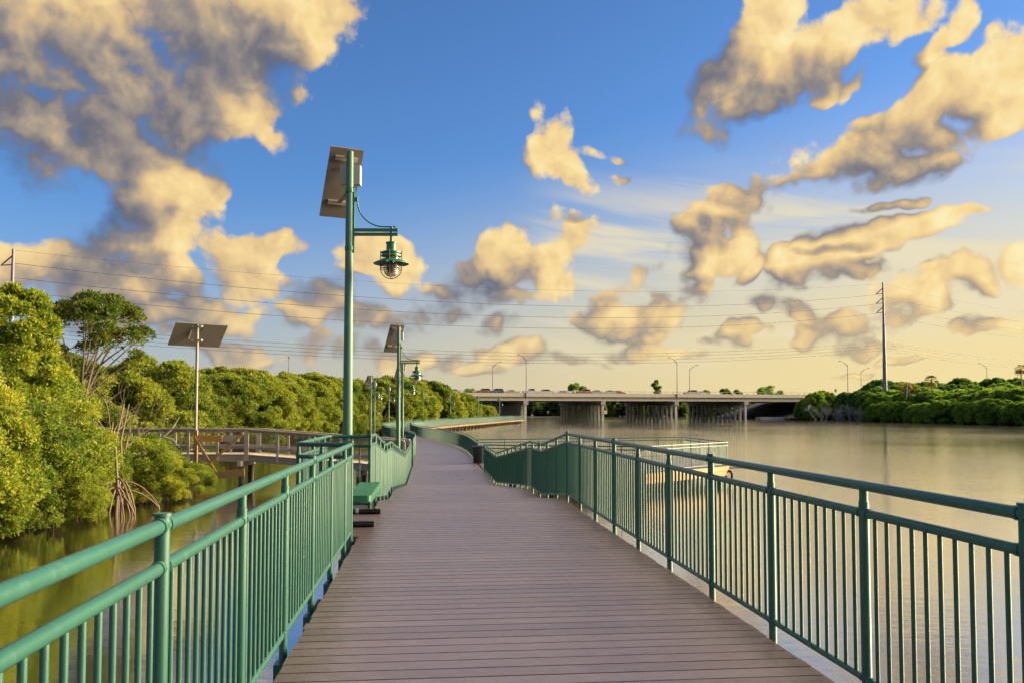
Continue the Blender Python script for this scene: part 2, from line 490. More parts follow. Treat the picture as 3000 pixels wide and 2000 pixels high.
M = {}
def green_mat():
    m, t, b, out = mat('green_paint')
    geo = t.n('ShaderNodeNewGeometry'); P = geo.outputs['Position']
    n1 = t.noise(P, 2.2, 4.0, 0.6); n2 = t.noise(P, 60.0, 3.0, 0.6)
    c = t.mix(n1.outputs['Fac'], (0.022, 0.092, 0.066, 1), (0.034, 0.132, 0.092, 1))
    # chalky streaks and small chips in the paint
    mp = t.n('ShaderNodeMapping'); t.l(P, mp.inputs[0]); mp.inputs[3].default_value = (26, 26, 3)
    st = t.noise(mp.outputs[0], 1.0, 3.0, 0.6)
    c = t.mix(t.math('MULTIPLY', t.smooth(st.outputs['Fac'], 0.55, 0.80), 0.35), c, (0.11, 0.21, 0.16, 1))
    vo = t.n('ShaderNodeTexVoronoi'); t.l(P, vo.inputs['Vector']); vo.inputs['Scale'].default_value = 7.0
    chip = t.math('LESS_THAN', vo.outputs['Distance'], 0.055)
    chip = t.math('MULTIPLY', chip, t.math('GREATER_THAN', t.noise(P, 3.1, 1.0).outputs['Fac'], 0.52))
    c = t.mix(t.math('MULTIPLY', chip, 0.75), c, (0.36, 0.37, 0.30, 1))
    t.l(c, b.inputs['Base Color'])
    t.l(t.math('MULTIPLY_ADD', st.outputs['Fac'], 0.25, 0.20), b.inputs['Roughness'])
    b.inputs['Specular IOR Level'].default_value = 0.42
    bp = t.n('ShaderNodeBump'); bp.inputs['Strength'].default_value = 0.06; bp.inputs['Distance'].default_value = 0.004
    t.l(n2.outputs['Fac'], bp.inputs['Height']); t.l(bp.outputs[0], b.inputs['Normal'])
    return m
M['green'] = green_mat()
M['panelback'] = simple('panel_back', (0.19, 0.165, 0.135), 0.5, metal=0.2, vary=0.18, scale=4)
M['greypole'] = simple('grey_pole', (0.27, 0.245, 0.21), 0.55, metal=0.2, vary=0.2, scale=4)
M['lampgreen'] = simple('lamp_green_paint', (0.020, 0.150, 0.060), 0.36, vary=0.10, scale=4.0, spec=0.5)
M['polegreen'] = simple('pole_green_paint', (0.050, 0.145, 0.085), 0.45, vary=0.22, scale=5.0, stretch=(3, 3, .5))
M['alu'] = simple('dull_aluminium', (0.40, 0.36, 0.31), 0.45, metal=0.35, vary=0.12, scale=5)
M['box'] = simple('box_grey', (0.48, 0.45, 0.39), 0.5, vary=0.08, scale=6)
M['bright'] = simple('galvanised_clamp', (0.75, 0.70, 0.62), 0.3, metal=0.8, vary=0.08)
M['cell'] = simple('solar_cell', (0.012, 0.016, 0.035), 0.15, vary=0.2, scale=8)
M['black'] = simple('black_tube', (0.012, 0.012, 0.014), 0.28, vary=0.2)
M['wood'] = simple('weathered_wood', (0.42, 0.37, 0.30), 0.75, vary=0.35, scale=5, bump=0.4, bscale=30, stretch=(.6, 6, 6), rand=0.12)
M['newwood'] = simple('yellow_treated_wood', (0.40, 0.24, 0.095), 0.7, vary=0.25, scale=5, bump=0.3, bscale=30, stretch=(.6, 6, 6), rand=0.10)
M['beam'] = simple('brown_beam', (0.16, 0.105, 0.06), 0.75, vary=0.3, scale=5, bump=0.3, bscale=30, stretch=(1, 6, 6))
M['pile'] = simple('dark_pile', (0.10, 0.085, 0.065), 0.8, vary=0.35, scale=3, bump=0.4, bscale=18)
M['fascia'] = simple('amber_fascia_board', (0.52, 0.27, 0.075), 0.6, vary=0.22, scale=4, stretch=(.6, 6, 6), rand=0.08)
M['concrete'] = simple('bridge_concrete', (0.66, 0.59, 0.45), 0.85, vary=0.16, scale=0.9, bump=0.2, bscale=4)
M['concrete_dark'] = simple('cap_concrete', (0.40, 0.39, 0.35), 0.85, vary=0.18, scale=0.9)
M['steelrail'] = simple('parapet_rail', (0.42, 0.38, 0.32), 0.5, metal=0.3)
M['polesteel'] = simple('weathered_steel', (0.17, 0.16, 0.19), 0.5, metal=0.2, vary=0.15, scale=0.6)
M['rustpole'] = simple('brown_street_pole', (0.20, 0.125, 0.085), 0.5, vary=0.15)
M['wire'] = simple('cable', (0.10, 0.09, 0.085), 0.6)
M['bark'] = simple('mangrove_bark', (0.19, 0.145, 0.10), 0.85, vary=0.35, scale=4, bump=0.3, bscale=20)
M['root'] = simple('prop_root', (0.17, 0.085, 0.055), 0.75, vary=0.4, scale=4)
M['deadwood'] = simple('dead_wood', (0.34, 0.31, 0.28), 0.85, vary=0.25, scale=3)
M['mud'] = simple('dark_mud', (0.035, 0.028, 0.018), 0.8, vary=0.4, scale=1.5, bump=0.5, bscale=4)
M['grassland'] = simple('rough_grass', (0.13, 0.14, 0.045), 0.9, vary=0.45, scale=0.5, bump=0.4, bscale=6)
M['riprap'] = simple('slope_paving', (0.055, 0.057, 0.062), 0.8, vary=0.35, scale=0.6, bump=0.4, bscale=3)
M['asphalt'] = simple('asphalt', (0.06, 0.06, 0.06), 0.85, vary=0.15, scale=2)
M['white'] = simple('white_sign', (0.75, 0.74, 0.70), 0.5, vary=0.05)
M['red'] = simple('red_paint', (0.45, 0.05, 0.03), 0.5)
M['orange'] = simple('orange_band', (0.70, 0.20, 0.02), 0.5)
M['signblack'] = simple('sign_black', (0.02, 0.02, 0.02), 0.5)
M['tyre'] = simple('tyre', (0.02, 0.02, 0.02), 0.8)
M['carglass'] = simple('car_glass', (0.03, 0.035, 0.04), 0.1)
M['bin'] = simple('bin_mesh', (0.018, 0.03, 0.022), 0.5, vary=0.5, scale=25)
M['palmtrunk'] = simple('palm_trunk', (0.25, 0.20, 0.15), 0.85, vary=0.3, scale=3)
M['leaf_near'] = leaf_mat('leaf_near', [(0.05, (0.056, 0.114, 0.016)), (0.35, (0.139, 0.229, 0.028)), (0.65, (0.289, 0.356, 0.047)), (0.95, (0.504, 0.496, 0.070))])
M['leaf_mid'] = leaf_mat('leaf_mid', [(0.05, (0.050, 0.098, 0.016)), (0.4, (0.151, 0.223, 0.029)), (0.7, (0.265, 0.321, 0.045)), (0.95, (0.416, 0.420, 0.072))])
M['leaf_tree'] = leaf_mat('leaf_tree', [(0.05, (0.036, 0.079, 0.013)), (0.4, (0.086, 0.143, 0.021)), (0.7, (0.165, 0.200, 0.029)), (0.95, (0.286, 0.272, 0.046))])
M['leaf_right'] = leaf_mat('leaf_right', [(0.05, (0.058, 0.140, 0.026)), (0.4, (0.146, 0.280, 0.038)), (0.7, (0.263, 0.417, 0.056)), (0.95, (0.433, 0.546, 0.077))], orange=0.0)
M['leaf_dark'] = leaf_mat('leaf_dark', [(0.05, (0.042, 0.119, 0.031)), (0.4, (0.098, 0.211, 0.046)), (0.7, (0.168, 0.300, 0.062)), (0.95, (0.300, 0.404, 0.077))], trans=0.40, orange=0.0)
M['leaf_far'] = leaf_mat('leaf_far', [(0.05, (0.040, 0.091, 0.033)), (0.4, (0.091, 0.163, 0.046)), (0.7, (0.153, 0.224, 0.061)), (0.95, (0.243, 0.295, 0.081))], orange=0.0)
M['palm'] = leaf_mat('palm_frond', [(0.05, (0.068, 0.085, 0.016)), (0.5, (0.150, 0.145, 0.028)), (0.95, (0.270, 0.204, 0.048))], orange=0.1)

def car_paint(name, col):
    m, t, b, out = mat(name)
    b.inputs['Base Color'].default_value = (*col, 1)
    b.inputs['Roughness'].default_value = 0.3
    b.inputs['Coat Weight'].default_value = 0.6
    return m

def deck_mat(edge):
    m, t, b, out = mat('composite_deck')
    geo = t.n('ShaderNodeNewGeometry')
    oi = t.n('ShaderNodeObjectInfo')
    P = geo.outputs['Position']
    n1 = t.noise(P, 0.9, 4.0, 0.6)
    n2 = t.noise(P, 9.0, 5.0, 0.7)
    mp = t.n('ShaderNodeMapping'); t.l(P, mp.inputs[0]); mp.inputs[2].default_value = (0, 0, R(-5.5)); mp.inputs[3].default_value = (6, 70, 6)
    n3 = t.noise(mp.outputs[0], 1.0, 4.0, 0.65)
    n4 = t.noise(P, 120.0, 2.0, 0.6)
    c = t.mix(n1.outputs['Fac'], (0.150, 0.114, 0.122, 1), (0.218, 0.172, 0.186, 1))
    c = t.mix(t.math('MULTIPLY', n2.outputs['Fac'], 0.5), c, (0.235, 0.198, 0.205, 1))
    c = t.mix(t.smooth(n3.outputs['Fac'], 0.35, 0.75), t.mix(1.0, c, (0.70, 0.67, 0.67, 1), 'MULTIPLY'), c)
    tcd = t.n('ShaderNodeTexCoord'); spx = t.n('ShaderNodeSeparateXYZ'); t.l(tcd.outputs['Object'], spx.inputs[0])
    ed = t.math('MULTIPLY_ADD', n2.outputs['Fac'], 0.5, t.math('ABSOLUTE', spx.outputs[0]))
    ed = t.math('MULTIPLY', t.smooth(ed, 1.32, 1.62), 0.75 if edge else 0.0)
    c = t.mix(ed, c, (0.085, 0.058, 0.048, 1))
    isl = t.math('MULTIPLY_ADD', oi.outputs['Random'], 0.22, 0.89)
    c = t.mix(1.0, c, isl, 'MULTIPLY')
    # scuffs and a few pale droppings
    vo = t.n('ShaderNodeTexVoronoi'); t.l(P, vo.inputs['Vector']); vo.inputs['Scale'].default_value = 2.3
    sp = t.math('LESS_THAN', vo.outputs['Distance'], 0.022)
    c = t.mix(t.math('MULTIPLY', sp, 0.7), c, (0.5, 0.48, 0.45, 1))
    t.l(c, b.inputs['Base Color'])
    t.l(t.math('MULTIPLY_ADD', n2.outputs['Fac'], 0.30, 0.22), b.inputs['Roughness'])
    b.inputs['Specular IOR Level'].default_value = 0.8
    bp = t.n('ShaderNodeBump'); bp.inputs['Strength'].default_value = 0.35; bp.inputs['Distance'].default_value = 0.004
    hh = t.math('ADD', n3.outputs['Fac'], t.math('MULTIPLY', n4.outputs['Fac'], 0.6))
    t.l(hh, bp.inputs['Height']); t.l(bp.outputs[0], b.inputs['Normal'])
    return m
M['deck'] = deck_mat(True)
M['deck_far'] = deck_mat(False)

def water_mat():
    m, t, b, out = mat('river_water')
    geo = t.n('ShaderNodeNewGeometry')
    P = geo.outputs['Position']
    b.inputs['Base Color'].default_value = (0.036, 0.030, 0.016, 1)
    b.inputs['Roughness'].default_value = 0.045
    def wav(scale, sx, sy, rot, detail):
        mp = t.n('ShaderNodeMapping'); t.l(P, mp.inputs[0])
        mp.inputs[2].default_value = (0, 0, R(rot)); mp.inputs[3].default_value = (sx, sy, 1)
        return t.noise(mp.outputs[0], scale, detail, 0.55, 0.4).outputs['Fac']
    big = t.noise(P, 0.022, 3.0, 0.6).outputs['Fac']
    band = t.smooth(big, 0.38, 0.62)
    w1 = wav(2.6, 0.8, 2.0, 12, 3.0)
    w2 = wav(7.5, 0.8, 2.2, -18, 2.0)
    w3 = wav(0.35, 0.7, 2.0, 5, 2.0)
    h = t.math('MULTIPLY', w1, t.math('MULTIPLY_ADD', band, 0.75, 0.25))
    h = t.math('ADD', h, t.math('MULTIPLY', w2, t.math('MULTIPLY_ADD', band, 0.22, 0.05)))
    h = t.math('ADD', h, t.math('MULTIPLY', w3, 0.7))
    bp = t.n('ShaderNodeBump'); bp.inputs['Strength'].default_value = 0.5; bp.inputs['Distance'].default_value = 0.028
    t.l(h, bp.inputs['Height']); t.l(bp.outputs[0], b.inputs['Normal'])
    b.inputs['Specular IOR Level'].default_value = 0.0
    gl = t.n('ShaderNodeBsdfGlossy'); gl.inputs['Roughness'].default_value = 0.09
    gl.inputs['Color'].default_value = (1.0, 0.965, 0.90, 1)
    t.l(bp.outputs[0], gl.inputs['Normal'])
    fr = t.n('ShaderNodeFresnel'); fr.inputs['IOR'].default_value = 1.33
    mx = t.n('ShaderNodeMixShader')
    t.l(t.math('POWER', fr.outputs[0], 0.23), mx.inputs[0])
    t.l(b.outputs[0], mx.inputs[1]); t.l(gl.outputs[0], mx.inputs[2])
    t.l(mx.outputs[0], out.inputs[0])
    return m
M['water'] = water_mat()

def glass_mat():
    m, t, b, out = mat('lamp_glass')
    b.inputs['Base Color'].default_value = (1.0, 0.93, 0.78, 1)
    b.inputs['Roughness'].default_value = 0.04
    b.inputs['Transmission Weight'].default_value = 0.9
    b.inputs['IOR'].default_value = 1.2
    return m
M['glass'] = glass_mat()
M['bulb'] = simple('bulb_frost', (0.80, 0.70, 0.45), 0.4, vary=0.05)

# ------------------------------------------------------------------ walkway frame
DV = Vector((-0.0966, 0.9953, 0)).normalized()
NV = Vector((DV.y, -DV.x, 0))
O0 = Vector((0.62, 0, 0))
WROT = math.atan2(-DV.x, DV.y)
ZU, ZL = CAMZ - 1.36, CAMZ - 2.37
PROF = [(-10, ZU), (12.7, ZU), (15.7, ZU - 0.29), (17.5, ZU - 0.30), (26.6, ZL), (400, ZL)]
def zdeck(s):
    for (a, za), (b, zb) in zip(PROF, PROF[1:]):
        if a <= s <= b:
            return za + (zb - za) * (s - a) / (b - a)
    return ZL
def W(s, t, dz=0.0, flat=None):
    p = O0 + DV * s + NV * t
    p.z = (zdeck(s) if flat is None else flat) + dz
    return p

# far part of the walk: right-hand edge in view coordinates, smoothed
FAR = [(-1.50, 36.9), (-2.9, 50), (-5.0, 61), (-7.8, 72), (-10.2, 84), (-11.5, 95), (-11.6, 107), (-10.6, 120), (-8.6, 137), (-5.8, 155), (-3.0, 174), (0.5, 195), (3.0, 206)]
def catmull(pts, step):
    P = [Vector((x, y, 0)) for x, y in pts]
    P = [P[0] * 2 - P[1]] + P + [P[-1] * 2 - P[-2]]
    out = []
    for i in range(1, len(P) - 2):
        p0, p1, p2, p3 = P[i - 1:i + 3]
        n = max(2, int((p2 - p1).length / step))
        for k in range(n):
            u = k / n
            out.append(0.5 * ((2 * p1) + (p2 - p0) * u + (2 * p0 - 5 * p1 + 4 * p2 - p3) * u * u + (3 * p1 - p0 - 3 * p2 + p3) * u ** 3))
    out.append(P[-2])
    return out
FARR = catmull(FAR, 1.0)
def offset(pts, d):
    out = []
    for i, p in enumerate(pts):
        a = pts[max(0, i - 1)]; b = pts[min(len(pts) - 1, i + 1)]
        t = (b - a).normalized()
        out.append(p + Vector((t.y, -t.x, 0)) * d)
    return out

# ------------------------------------------------------------------ setting: water and land
def big_plane(name, size, z, m):
    mb = MB(); h = size
    mb.add([(-h, -400, z), (h, -400, z), (h, 2 * h, z), (-h, 2 * h, z)], [(0, 1, 2, 3)])
    return tag(mb.build(name, m), None, None, None, 'structure')
o = big_plane('water', 3000, 0.0, M['water'])
tag(o, 'calm tan river water with ripples reflecting the evening sky', None)

def land(name, outline, z, m, label, seed=0, edge=1.2):
    rng = random.Random(seed)
    pts = []
    n = len(outline)
    for i in range(n):
        a = Vector((*outline[i], 0)); b = Vector((*outline[(i + 1) % n], 0))
        k = max(1, int((b - a).length / 4))
        for j in range(k):
            p = a.lerp(b, j / k)
            pts.append((p.x + rng.uniform(-.5, .5) * edge, p.y + rng.uniform(-.5, .5) * edge))
    mb = MB(); N = len(pts)
    cx = sum(p[0] for p in pts) / N; cy = sum(p[1] for p in pts) / N
    vs = [(x, y, -0.6) for x, y in pts] + [(x + (cx - x) * .012, y + (cy - y) * .012, z) for x, y in pts]
    fs = [(i, (i + 1) % N, N + (i + 1) % N, N + i) for i in range(N)] + [tuple(range(N, 2 * N))]
    mb.add(vs, fs)
    return tag(mb.build(name, m), label, None, None, 'structure')
land('ground', [(-13.0, 10), (-12.8, 22), (-12.6, 31.5), (-17, 33.5), (-24, 40), (-24, 62), (-22, 85), (-21, 108), (-17, 128), (-14.5, 150), (-9, 180), (-5.5, 215), (-4, 262), (-9, 330), (-400, 430), (-400, -60), (-15, -60)], 0.10, M['mud'],
     'dark muddy bank under the mangroves on the left', 3)
land('ground', [(0 - 9, 330), (60, 440), (150, 470), (420, 520), (420, 1400), (-500, 1400), (-500, 400)], 0.14, M['mud'], 'far bank of the river beyond the bridge', 4, 4)
land('ground', [(100, 150), (105, 168), (103, 200), (100, 226), (104, 236), (102, 246), (98, 256), (94, 266), (92, 276), (92, 300), (110, 330), (180, 470), (700, 500), (700, 20), (125, 20), (108, 100)], 0.12, M['mud'],
     'muddy bank under the bushes on the right shore', 5)

# ------------------------------------------------------------------ boardwalk deck
bw = thing('boardwalk', 'brown composite plank boardwalk running up the middle and curving to the bridge', None, (0, 0, 0), kind='structure')
PITCH = 0.146
def plank_mesh(name, cx, L):
    mb = MB().box((cx, 0, -0.0175), (L, 0.1335, 0.035))
    nb = len(mb.f)
    for x in (-1.25, -.45, .45, 1.25):
        for y in (-.036, .036):
            mb.add([(x + .0042 * math.cos(R(60 * k)), y + .0042 * math.sin(R(60 * k)), .0006) for k in range(6)], [(0, 1, 2, 3, 4, 5)])
    me = mb.mesh(name, M['deck'])
    me.materials.append(M['pile'])
    for p in me.polygons[nb:]: p.material_index = 1
    return me
plank_me = plank_mesh('plank', 0, 2.80)
plank_wide_me = plank_mesh('plank_wide', -0.30, 3.40)
rng = random.Random(11)
s = -2.0
Z_SPLIT = 26.6
while s < Z_SPLIT:
    me = plank_wide_me if 9.15 < s < 11.42 else plank_me
    p = W(s, 0)
    dz = (zdeck(s + .05) - zdeck(s - .05)) / .1
    q = link('plank', me, bw)
    q.location = (p.x + rng.uniform(-.006, .006), p.y, p.z + rng.uniform(-.0003, .0003))
    q.rotation_euler = (math.atan(dz), 0, WROT)
    q.scale = (1 + rng.uniform(-.004, .004), 1, 1)
    s += PITCH
# beyond, the boards are too thin in the picture to pick apart
mb = MB()
while s < 36.9:
    p = W(s, 0); rot = Matrix.Rotation(WROT, 3, 'Z')
    mb.box((p.x, p.y, p.z - .0175 + rng.uniform(-.001, .001)), (2.80, .1345, .035), rot)
    s += PITCH
farl = offset(FARR, -1.463)
arc = 0.0
for i in range(len(farl) - 1):
    a, b = farl[i], farl[i + 1]; L = (b - a).length
    ang = math.atan2(-(b - a).x, (b - a).y); rot = Matrix.Rotation(ang, 3, 'Z')
    n = max(1, int(round(L / PITCH)))
    for k in range(n):
        p = a.lerp(b, (k + .5) / n)
        mb.box((p.x, p.y, ZL - .0175 + rng.uniform(-.001, .001)), (2.86, L / n - .006, .035), rot)
tag(mb.build('plank', M['deck_far'], bw), kind='stuff')
# platform deck
PLAT = [Vector((-1.10, 32.9, 0)), Vector((5.0, 31.3, 0)), Vector((9.25, 35.6, 0)), Vector((8.7, 42.2, 0)), Vector((-1.62, 38.6, 0))]
mb = MB()
def clip_span(poly, y):
    xs = []
    for i in range(len(poly)):
        a, b = poly[i], poly[(i + 1) % len(poly)]
        if (a.y - y) * (b.y - y) < 0:
            xs.append(a.x + (b.x - a.x) * (y - a.y) / (b.y - a.y))
    return sorted(xs)
y = 31.4
while y < 42.2:
    xs = clip_span(PLAT, y)
    if len(xs) == 2 and xs[1] - xs[0] > .05:
        mb.box(((xs[0] + xs[1]) / 2, y, ZL - .0175 - .003), (xs[1] - xs[0], .139, .035))
    y += PITCH
tag(mb.build('platform_plank', M['deck_far'], bw), kind='stuff')

# beams, caps and piles
for t_ in (-1.25, -.45, .45, 1.25):
    mb = MB()
    ss = [-2.0, 12.7, 15.7, 17.5, 26.6, 36.6]
    for a, b in zip(ss, ss[1:]):
        mb.bar(W(a, t_, -.14), W(b, t_, -.14), .09, .20)
    mb.build('stringer', M['beam'], bw)
for d in (-.12, -2.8):
    pts = offset(FARR, d)
    mb = MB()
    for a, b in zip(pts, pts[1:]):
        mb.bar((a.x, a.y, ZL - .20), (b.x, b.y, ZL - .20), .09, .30)
    mb.build('stringer', M['beam'], bw)
pile_me = MB().cyl((0, 0, -3.2), (0, 0, -.36), .14, .14, 12).mesh('pile', M['pile'], 40)
cap_me = MB().box((0, 0, -.36), (3.15, .24, .22)).mesh('cap_beam', M['beam'])
k = -1
for s in [0.6 + 3.3 * i for i in range(0, 11)]:
    p = W(s, 0)
    c = link('cap_beam', cap_me, bw, p, WROT)
    for t_ in (-1.0, 1.0):
        p = W(s, t_)
        link('pile', pile_me, bw, p)
fl = offset(FARR, -1.463)
i = 4
while i < len(fl) - 1:
    a, b = fl[i], fl[i + 1]
    ang = math.atan2(-(b - a).x, (b - a).y)
    link('cap_beam', cap_me, bw, (a.x, a.y, ZL - .03), ang)
    for t_ in (-1.25, 1.25):
        q = a + Vector(((b - a).normalized().y, -(b - a).normalized().x, 0)) * t_
        link('pile', pile_me, bw, (q.x, q.y, ZL - .02))
    i += 3
# pale joist ends under the far right-hand edge
je_me = MB().box((0, 0, 0), (.10, .55, .24)).mesh('joist_end', M['newwood'])
pts = offset(FARR, .02)
for i in range(8, len(pts) - 1, 1):
    a, b = pts[i], pts[i + 1]
    link('joist_end', je_me, bw, (a.x, a.y, ZL - .20), math.atan2(-(b - a).x, (b - a).y))
# platform fascia boards and piles
n = len(PLAT)
for i in (0, 1, 2, 3):
    a, b = PLAT[i], PLAT[i + 1]
    d = (b - a).normalized(); nn = Vector((d.y, -d.x, 0))
    for j, dz in enumerate((-.11, -.31)):
        mb = MB().bar((a.x + nn.x * .03, a.y + nn.y * .03, ZL + dz), (b.x + nn.x * .03, b.y + nn.y * .03, ZL + dz), .06, .19)
        mb.build('fascia_board', M['fascia'], bw)
for (x, y) in ((1.5, 32.6), (5.0, 31.9), (7.1, 34.0), (8.9, 35.8), (8.4, 41.6), (3, 40), (0, 36)):
    link('pile', pile_me, bw, (x, y, ZL - .02))
# mooring cleats at the platform's corner
MB().bar((9.2, 35.55, ZL - .10), (9.95, 35.75, ZL - .10), .06, .05).build('mooring_bar', M['pile'], bw)
MB().tube([(9.27 + .13 * math.cos(a), 35.5, ZL - .42 + .2 * math.sin(a)) for a in [i * math.pi / 8 for i in range(17)]], .05, 8).build('tyre_fender', M['black'], bw, 40)

# ------------------------------------------------------------------ railings
TOP, MID, BOT = 0.995, 0.865, 0.072
RP = 0.0235
def post_mesh(capped):
    mb = MB()
    if capped:
        mb.lathe([(RP, -.22), (RP, TOP + .030), (RP + .004, TOP + .030), (RP + .004, TOP + .040), (0, TOP + .040)], 14)
    else:
        mb.lathe([(RP, -.22), (RP, MID + .055), (RP - .0035, MID + .058), (RP - .0035, TOP)], 14)
    me = mb.mesh('post', M['green'], 40)
    return me
POST = {False: post_mesh(False), True: post_mesh(True)}
BAL = MB().cyl((0, 0, BOT), (0, 0, MID), .0103, None, 8).mesh('baluster', M['green'], 50)
COLLAR = MB().lathe([(.0245, -.012), (.0275, -.012), (.0275, .012), (.0245, .012)], 14).mesh('collar', M['green'], 40)
BRACK = MB().box((0, 0, -.14), (.09, .11, .10)).box((0, 0.085, -.165), (.07, .06, .05)).mesh('bracket', M['green'])

def railing(label, pts, zf, near=True, capn=3, spacing=1.1, cap0=0, group=None, bal_limit=300, posts_obj=True, skip_bal=False, ends=(True, True), explicit=None, nseg=12, brackets=False):
    """pts: list of Vector (x, y) path corners; zf: deck height along the path (one per corner)"""
    base = pts[0]
    root = thing('railing', label, 'railing', (base.x, base.y, 0), 0, group)
    P = [Vector((p.x - base.x, p.y - base.y, z)) for p, z in zip(pts, zf)]
    def up(dz): return [p + Vector((0, 0, dz)) for p in P]
    MB().tube(up(TOP), .0240, nseg).build('top_rail', M['green'], root, 40)
    MB().tube(up(MID), .0215, nseg).build('middle_rail', M['green'], root, 40)
    MB().tube(up(BOT), .0170, nseg).build('bottom_rail', M['green'], root, 40)
    # arc length table
    L = [0.0]
    for a, b in zip(P, P[1:]):
        L.append(L[-1] + math.hypot(b.x - a.x, b.y - a.y))
    def at(s):
        for i in range(len(P) - 1):
            if s <= L[i + 1] + 1e-9:
                u = (s - L[i]) / max(1e-9, L[i + 1] - L[i])
                return P[i].lerp(P[i + 1], u), (P[i + 1] - P[i])
        return P[-1], P[-1] - P[-2]
    tot = L[-1]
    if explicit is None:
        n = max(1, round(tot / spacing))
        ps = [(tot * i / n, ((i + cap0) % capn == 0)) for i in range(n + 1)]
        if not ends[0]: ps = ps[1:]
        if not ends[1]: ps = ps[:-1]
    else:
        ps = explicit
    mbp = MB()
    for s_, capd in ps:
        p, d = at(s_)
        if posts_obj:
            o = link('post', POST[capd], root, p)
            if near:
                for zc, k in ((TOP, 1), (MID, .9), (BOT, .74)):
                    if zc == TOP and not capd: continue
                    for sg in (-1, 1):
                        c = link('collar', COLLAR, o, Vector((d.x, d.y, 0)).normalized() * (sg * .034) + Vector((0, 0, zc)))
                        c.rotation_euler = d.to_track_quat('Z', 'Y').to_euler()
                        c.scale = (k, k, 1)
            if brackets:
                b = link('bracket', BRACK, o, (0, 0, 0), math.atan2(-d.x, d.y))
        else:
            mbp.cyl(p + Vector((0, 0, -.2)), p + Vector((0, 0, TOP)), RP, None, 6)
    if not posts_obj:
        tag(mbp.build('post', M['green'], root, 50), kind='stuff')
    if skip_bal: return root
    stops = sorted([0.0] + [x for x, _ in ps] + [tot])
    far = MB(); count = 0
    for a, b in zip(stops, stops[1:]):
        if b - a < .08: continue
        n = max(1, round((b - a) / .1015))
        for k in range(1, n):
            p, d = at(a + (b - a) * k / n)
            if near and count < bal_limit:
                link('baluster', BAL, root, p); count += 1
            else:
                far.cyl(p + Vector((0, 0, BOT)), p + Vector((0, 0, MID)), .0108, None, 4)
    if far.f:
        tag(far.build('baluster', M['green'], root, 60), kind='stuff')
    return root

TR = 1.463
def wpts(lst):
    return [W(s, t) for s, t in lst], [zdeck(s) for s, t in lst]
# left, nearest
p, z = wpts([(-1.6, -TR), (8.98, -TR)])
railing('green railing at the lower left, nearest to the viewer', p, z, explicit=[(x + 1.6, c) for x, c in ((-.5, True), (.6, False), (1.7, False), (2.79, True), (3.9, False), (5.0, False), (6.1, True), (7.2, False), (8.3, False), (8.96, True))], brackets=True)
# right, nearest, down to the platform opening
p, z = wpts([(-1.6, TR), (12.7, TR), (15.7, TR), (17.5, TR), (26.6, TR), (32.8, TR)])
ex = [(x, c) for x, c in ((-.5, True), (.6, False), (1.7, False))] + [(2.8 + 1.1 * i, i % 3 == 0) for i in range(28)]
railing('long green railing along the right side, kinked where the deck ramps down', p, z, explicit=[(x + 1.6, c) for x, c in ex if x < 32.8], brackets=True, bal_limit=170)
# bench bay on the left
def bay(s0, s1, label, near=True):
    r = .10
    pts = [(s0, -TR - .03), (s0 + .12, -2.04 + r), (s0 + .15, -2.04 + .03), (s0 + .12 + r, -2.045), (s1 - r, -2.045), (s1 - .02, -2.04 + .03), (s1, -2.04 + r), (s1 - .08, -TR - .03)]
    p, z = wpts(pts)
    railing(label, p, [zdeck(s0)] * len(p), near=near, explicit=[(.30, False), (.62, False), (1.75, True), (2.75, False), (3.45, False)])
bay(8.98, 11.75, 'small green railing bay round the bench on the left')
# left, from the bench bay down the ramp
p, z = wpts([(11.66, -TR), (12.64, -TR), (15.7, -TR), (17.5, -TR), (26.8, -TR), (34.6, -TR)])
railing('sunlit green railing on the left of the ramp, beyond the bench', p, z, cap0=0, bal_limit=60)
# platform
n = len(PLAT)
def inset(v): return Vector((v.x, v.y, 0))
pl = [inset(v) for v in PLAT]
railing('green railing round the viewing platform on the right', pl, [ZL] * 5, near=False, spacing=1.35, bal_limit=0)
# far part of the walk
rp = [FARR[0]] + FARR[2:]
railing('dark green railing along the right of the far walk, curving towards the bridge', rp, [ZL] * len(rp), near=False, capn=99, nseg=6)
lp = offset(FARR, -2.93)[2:]
railing('green railing along the left of the far walk by the row of lamps', lp, [ZL] * len(lp), near=False, capn=99, nseg=6)
def wbay2():
    pts = [W(43.2, -TR - .03), W(43.3, -2.04), W(45.9, -2.04), W(45.8, -TR - .03)]
    railing('distant small green railing bay beside the third lamp', pts, [ZL] * 4, near=False, bal_limit=0)

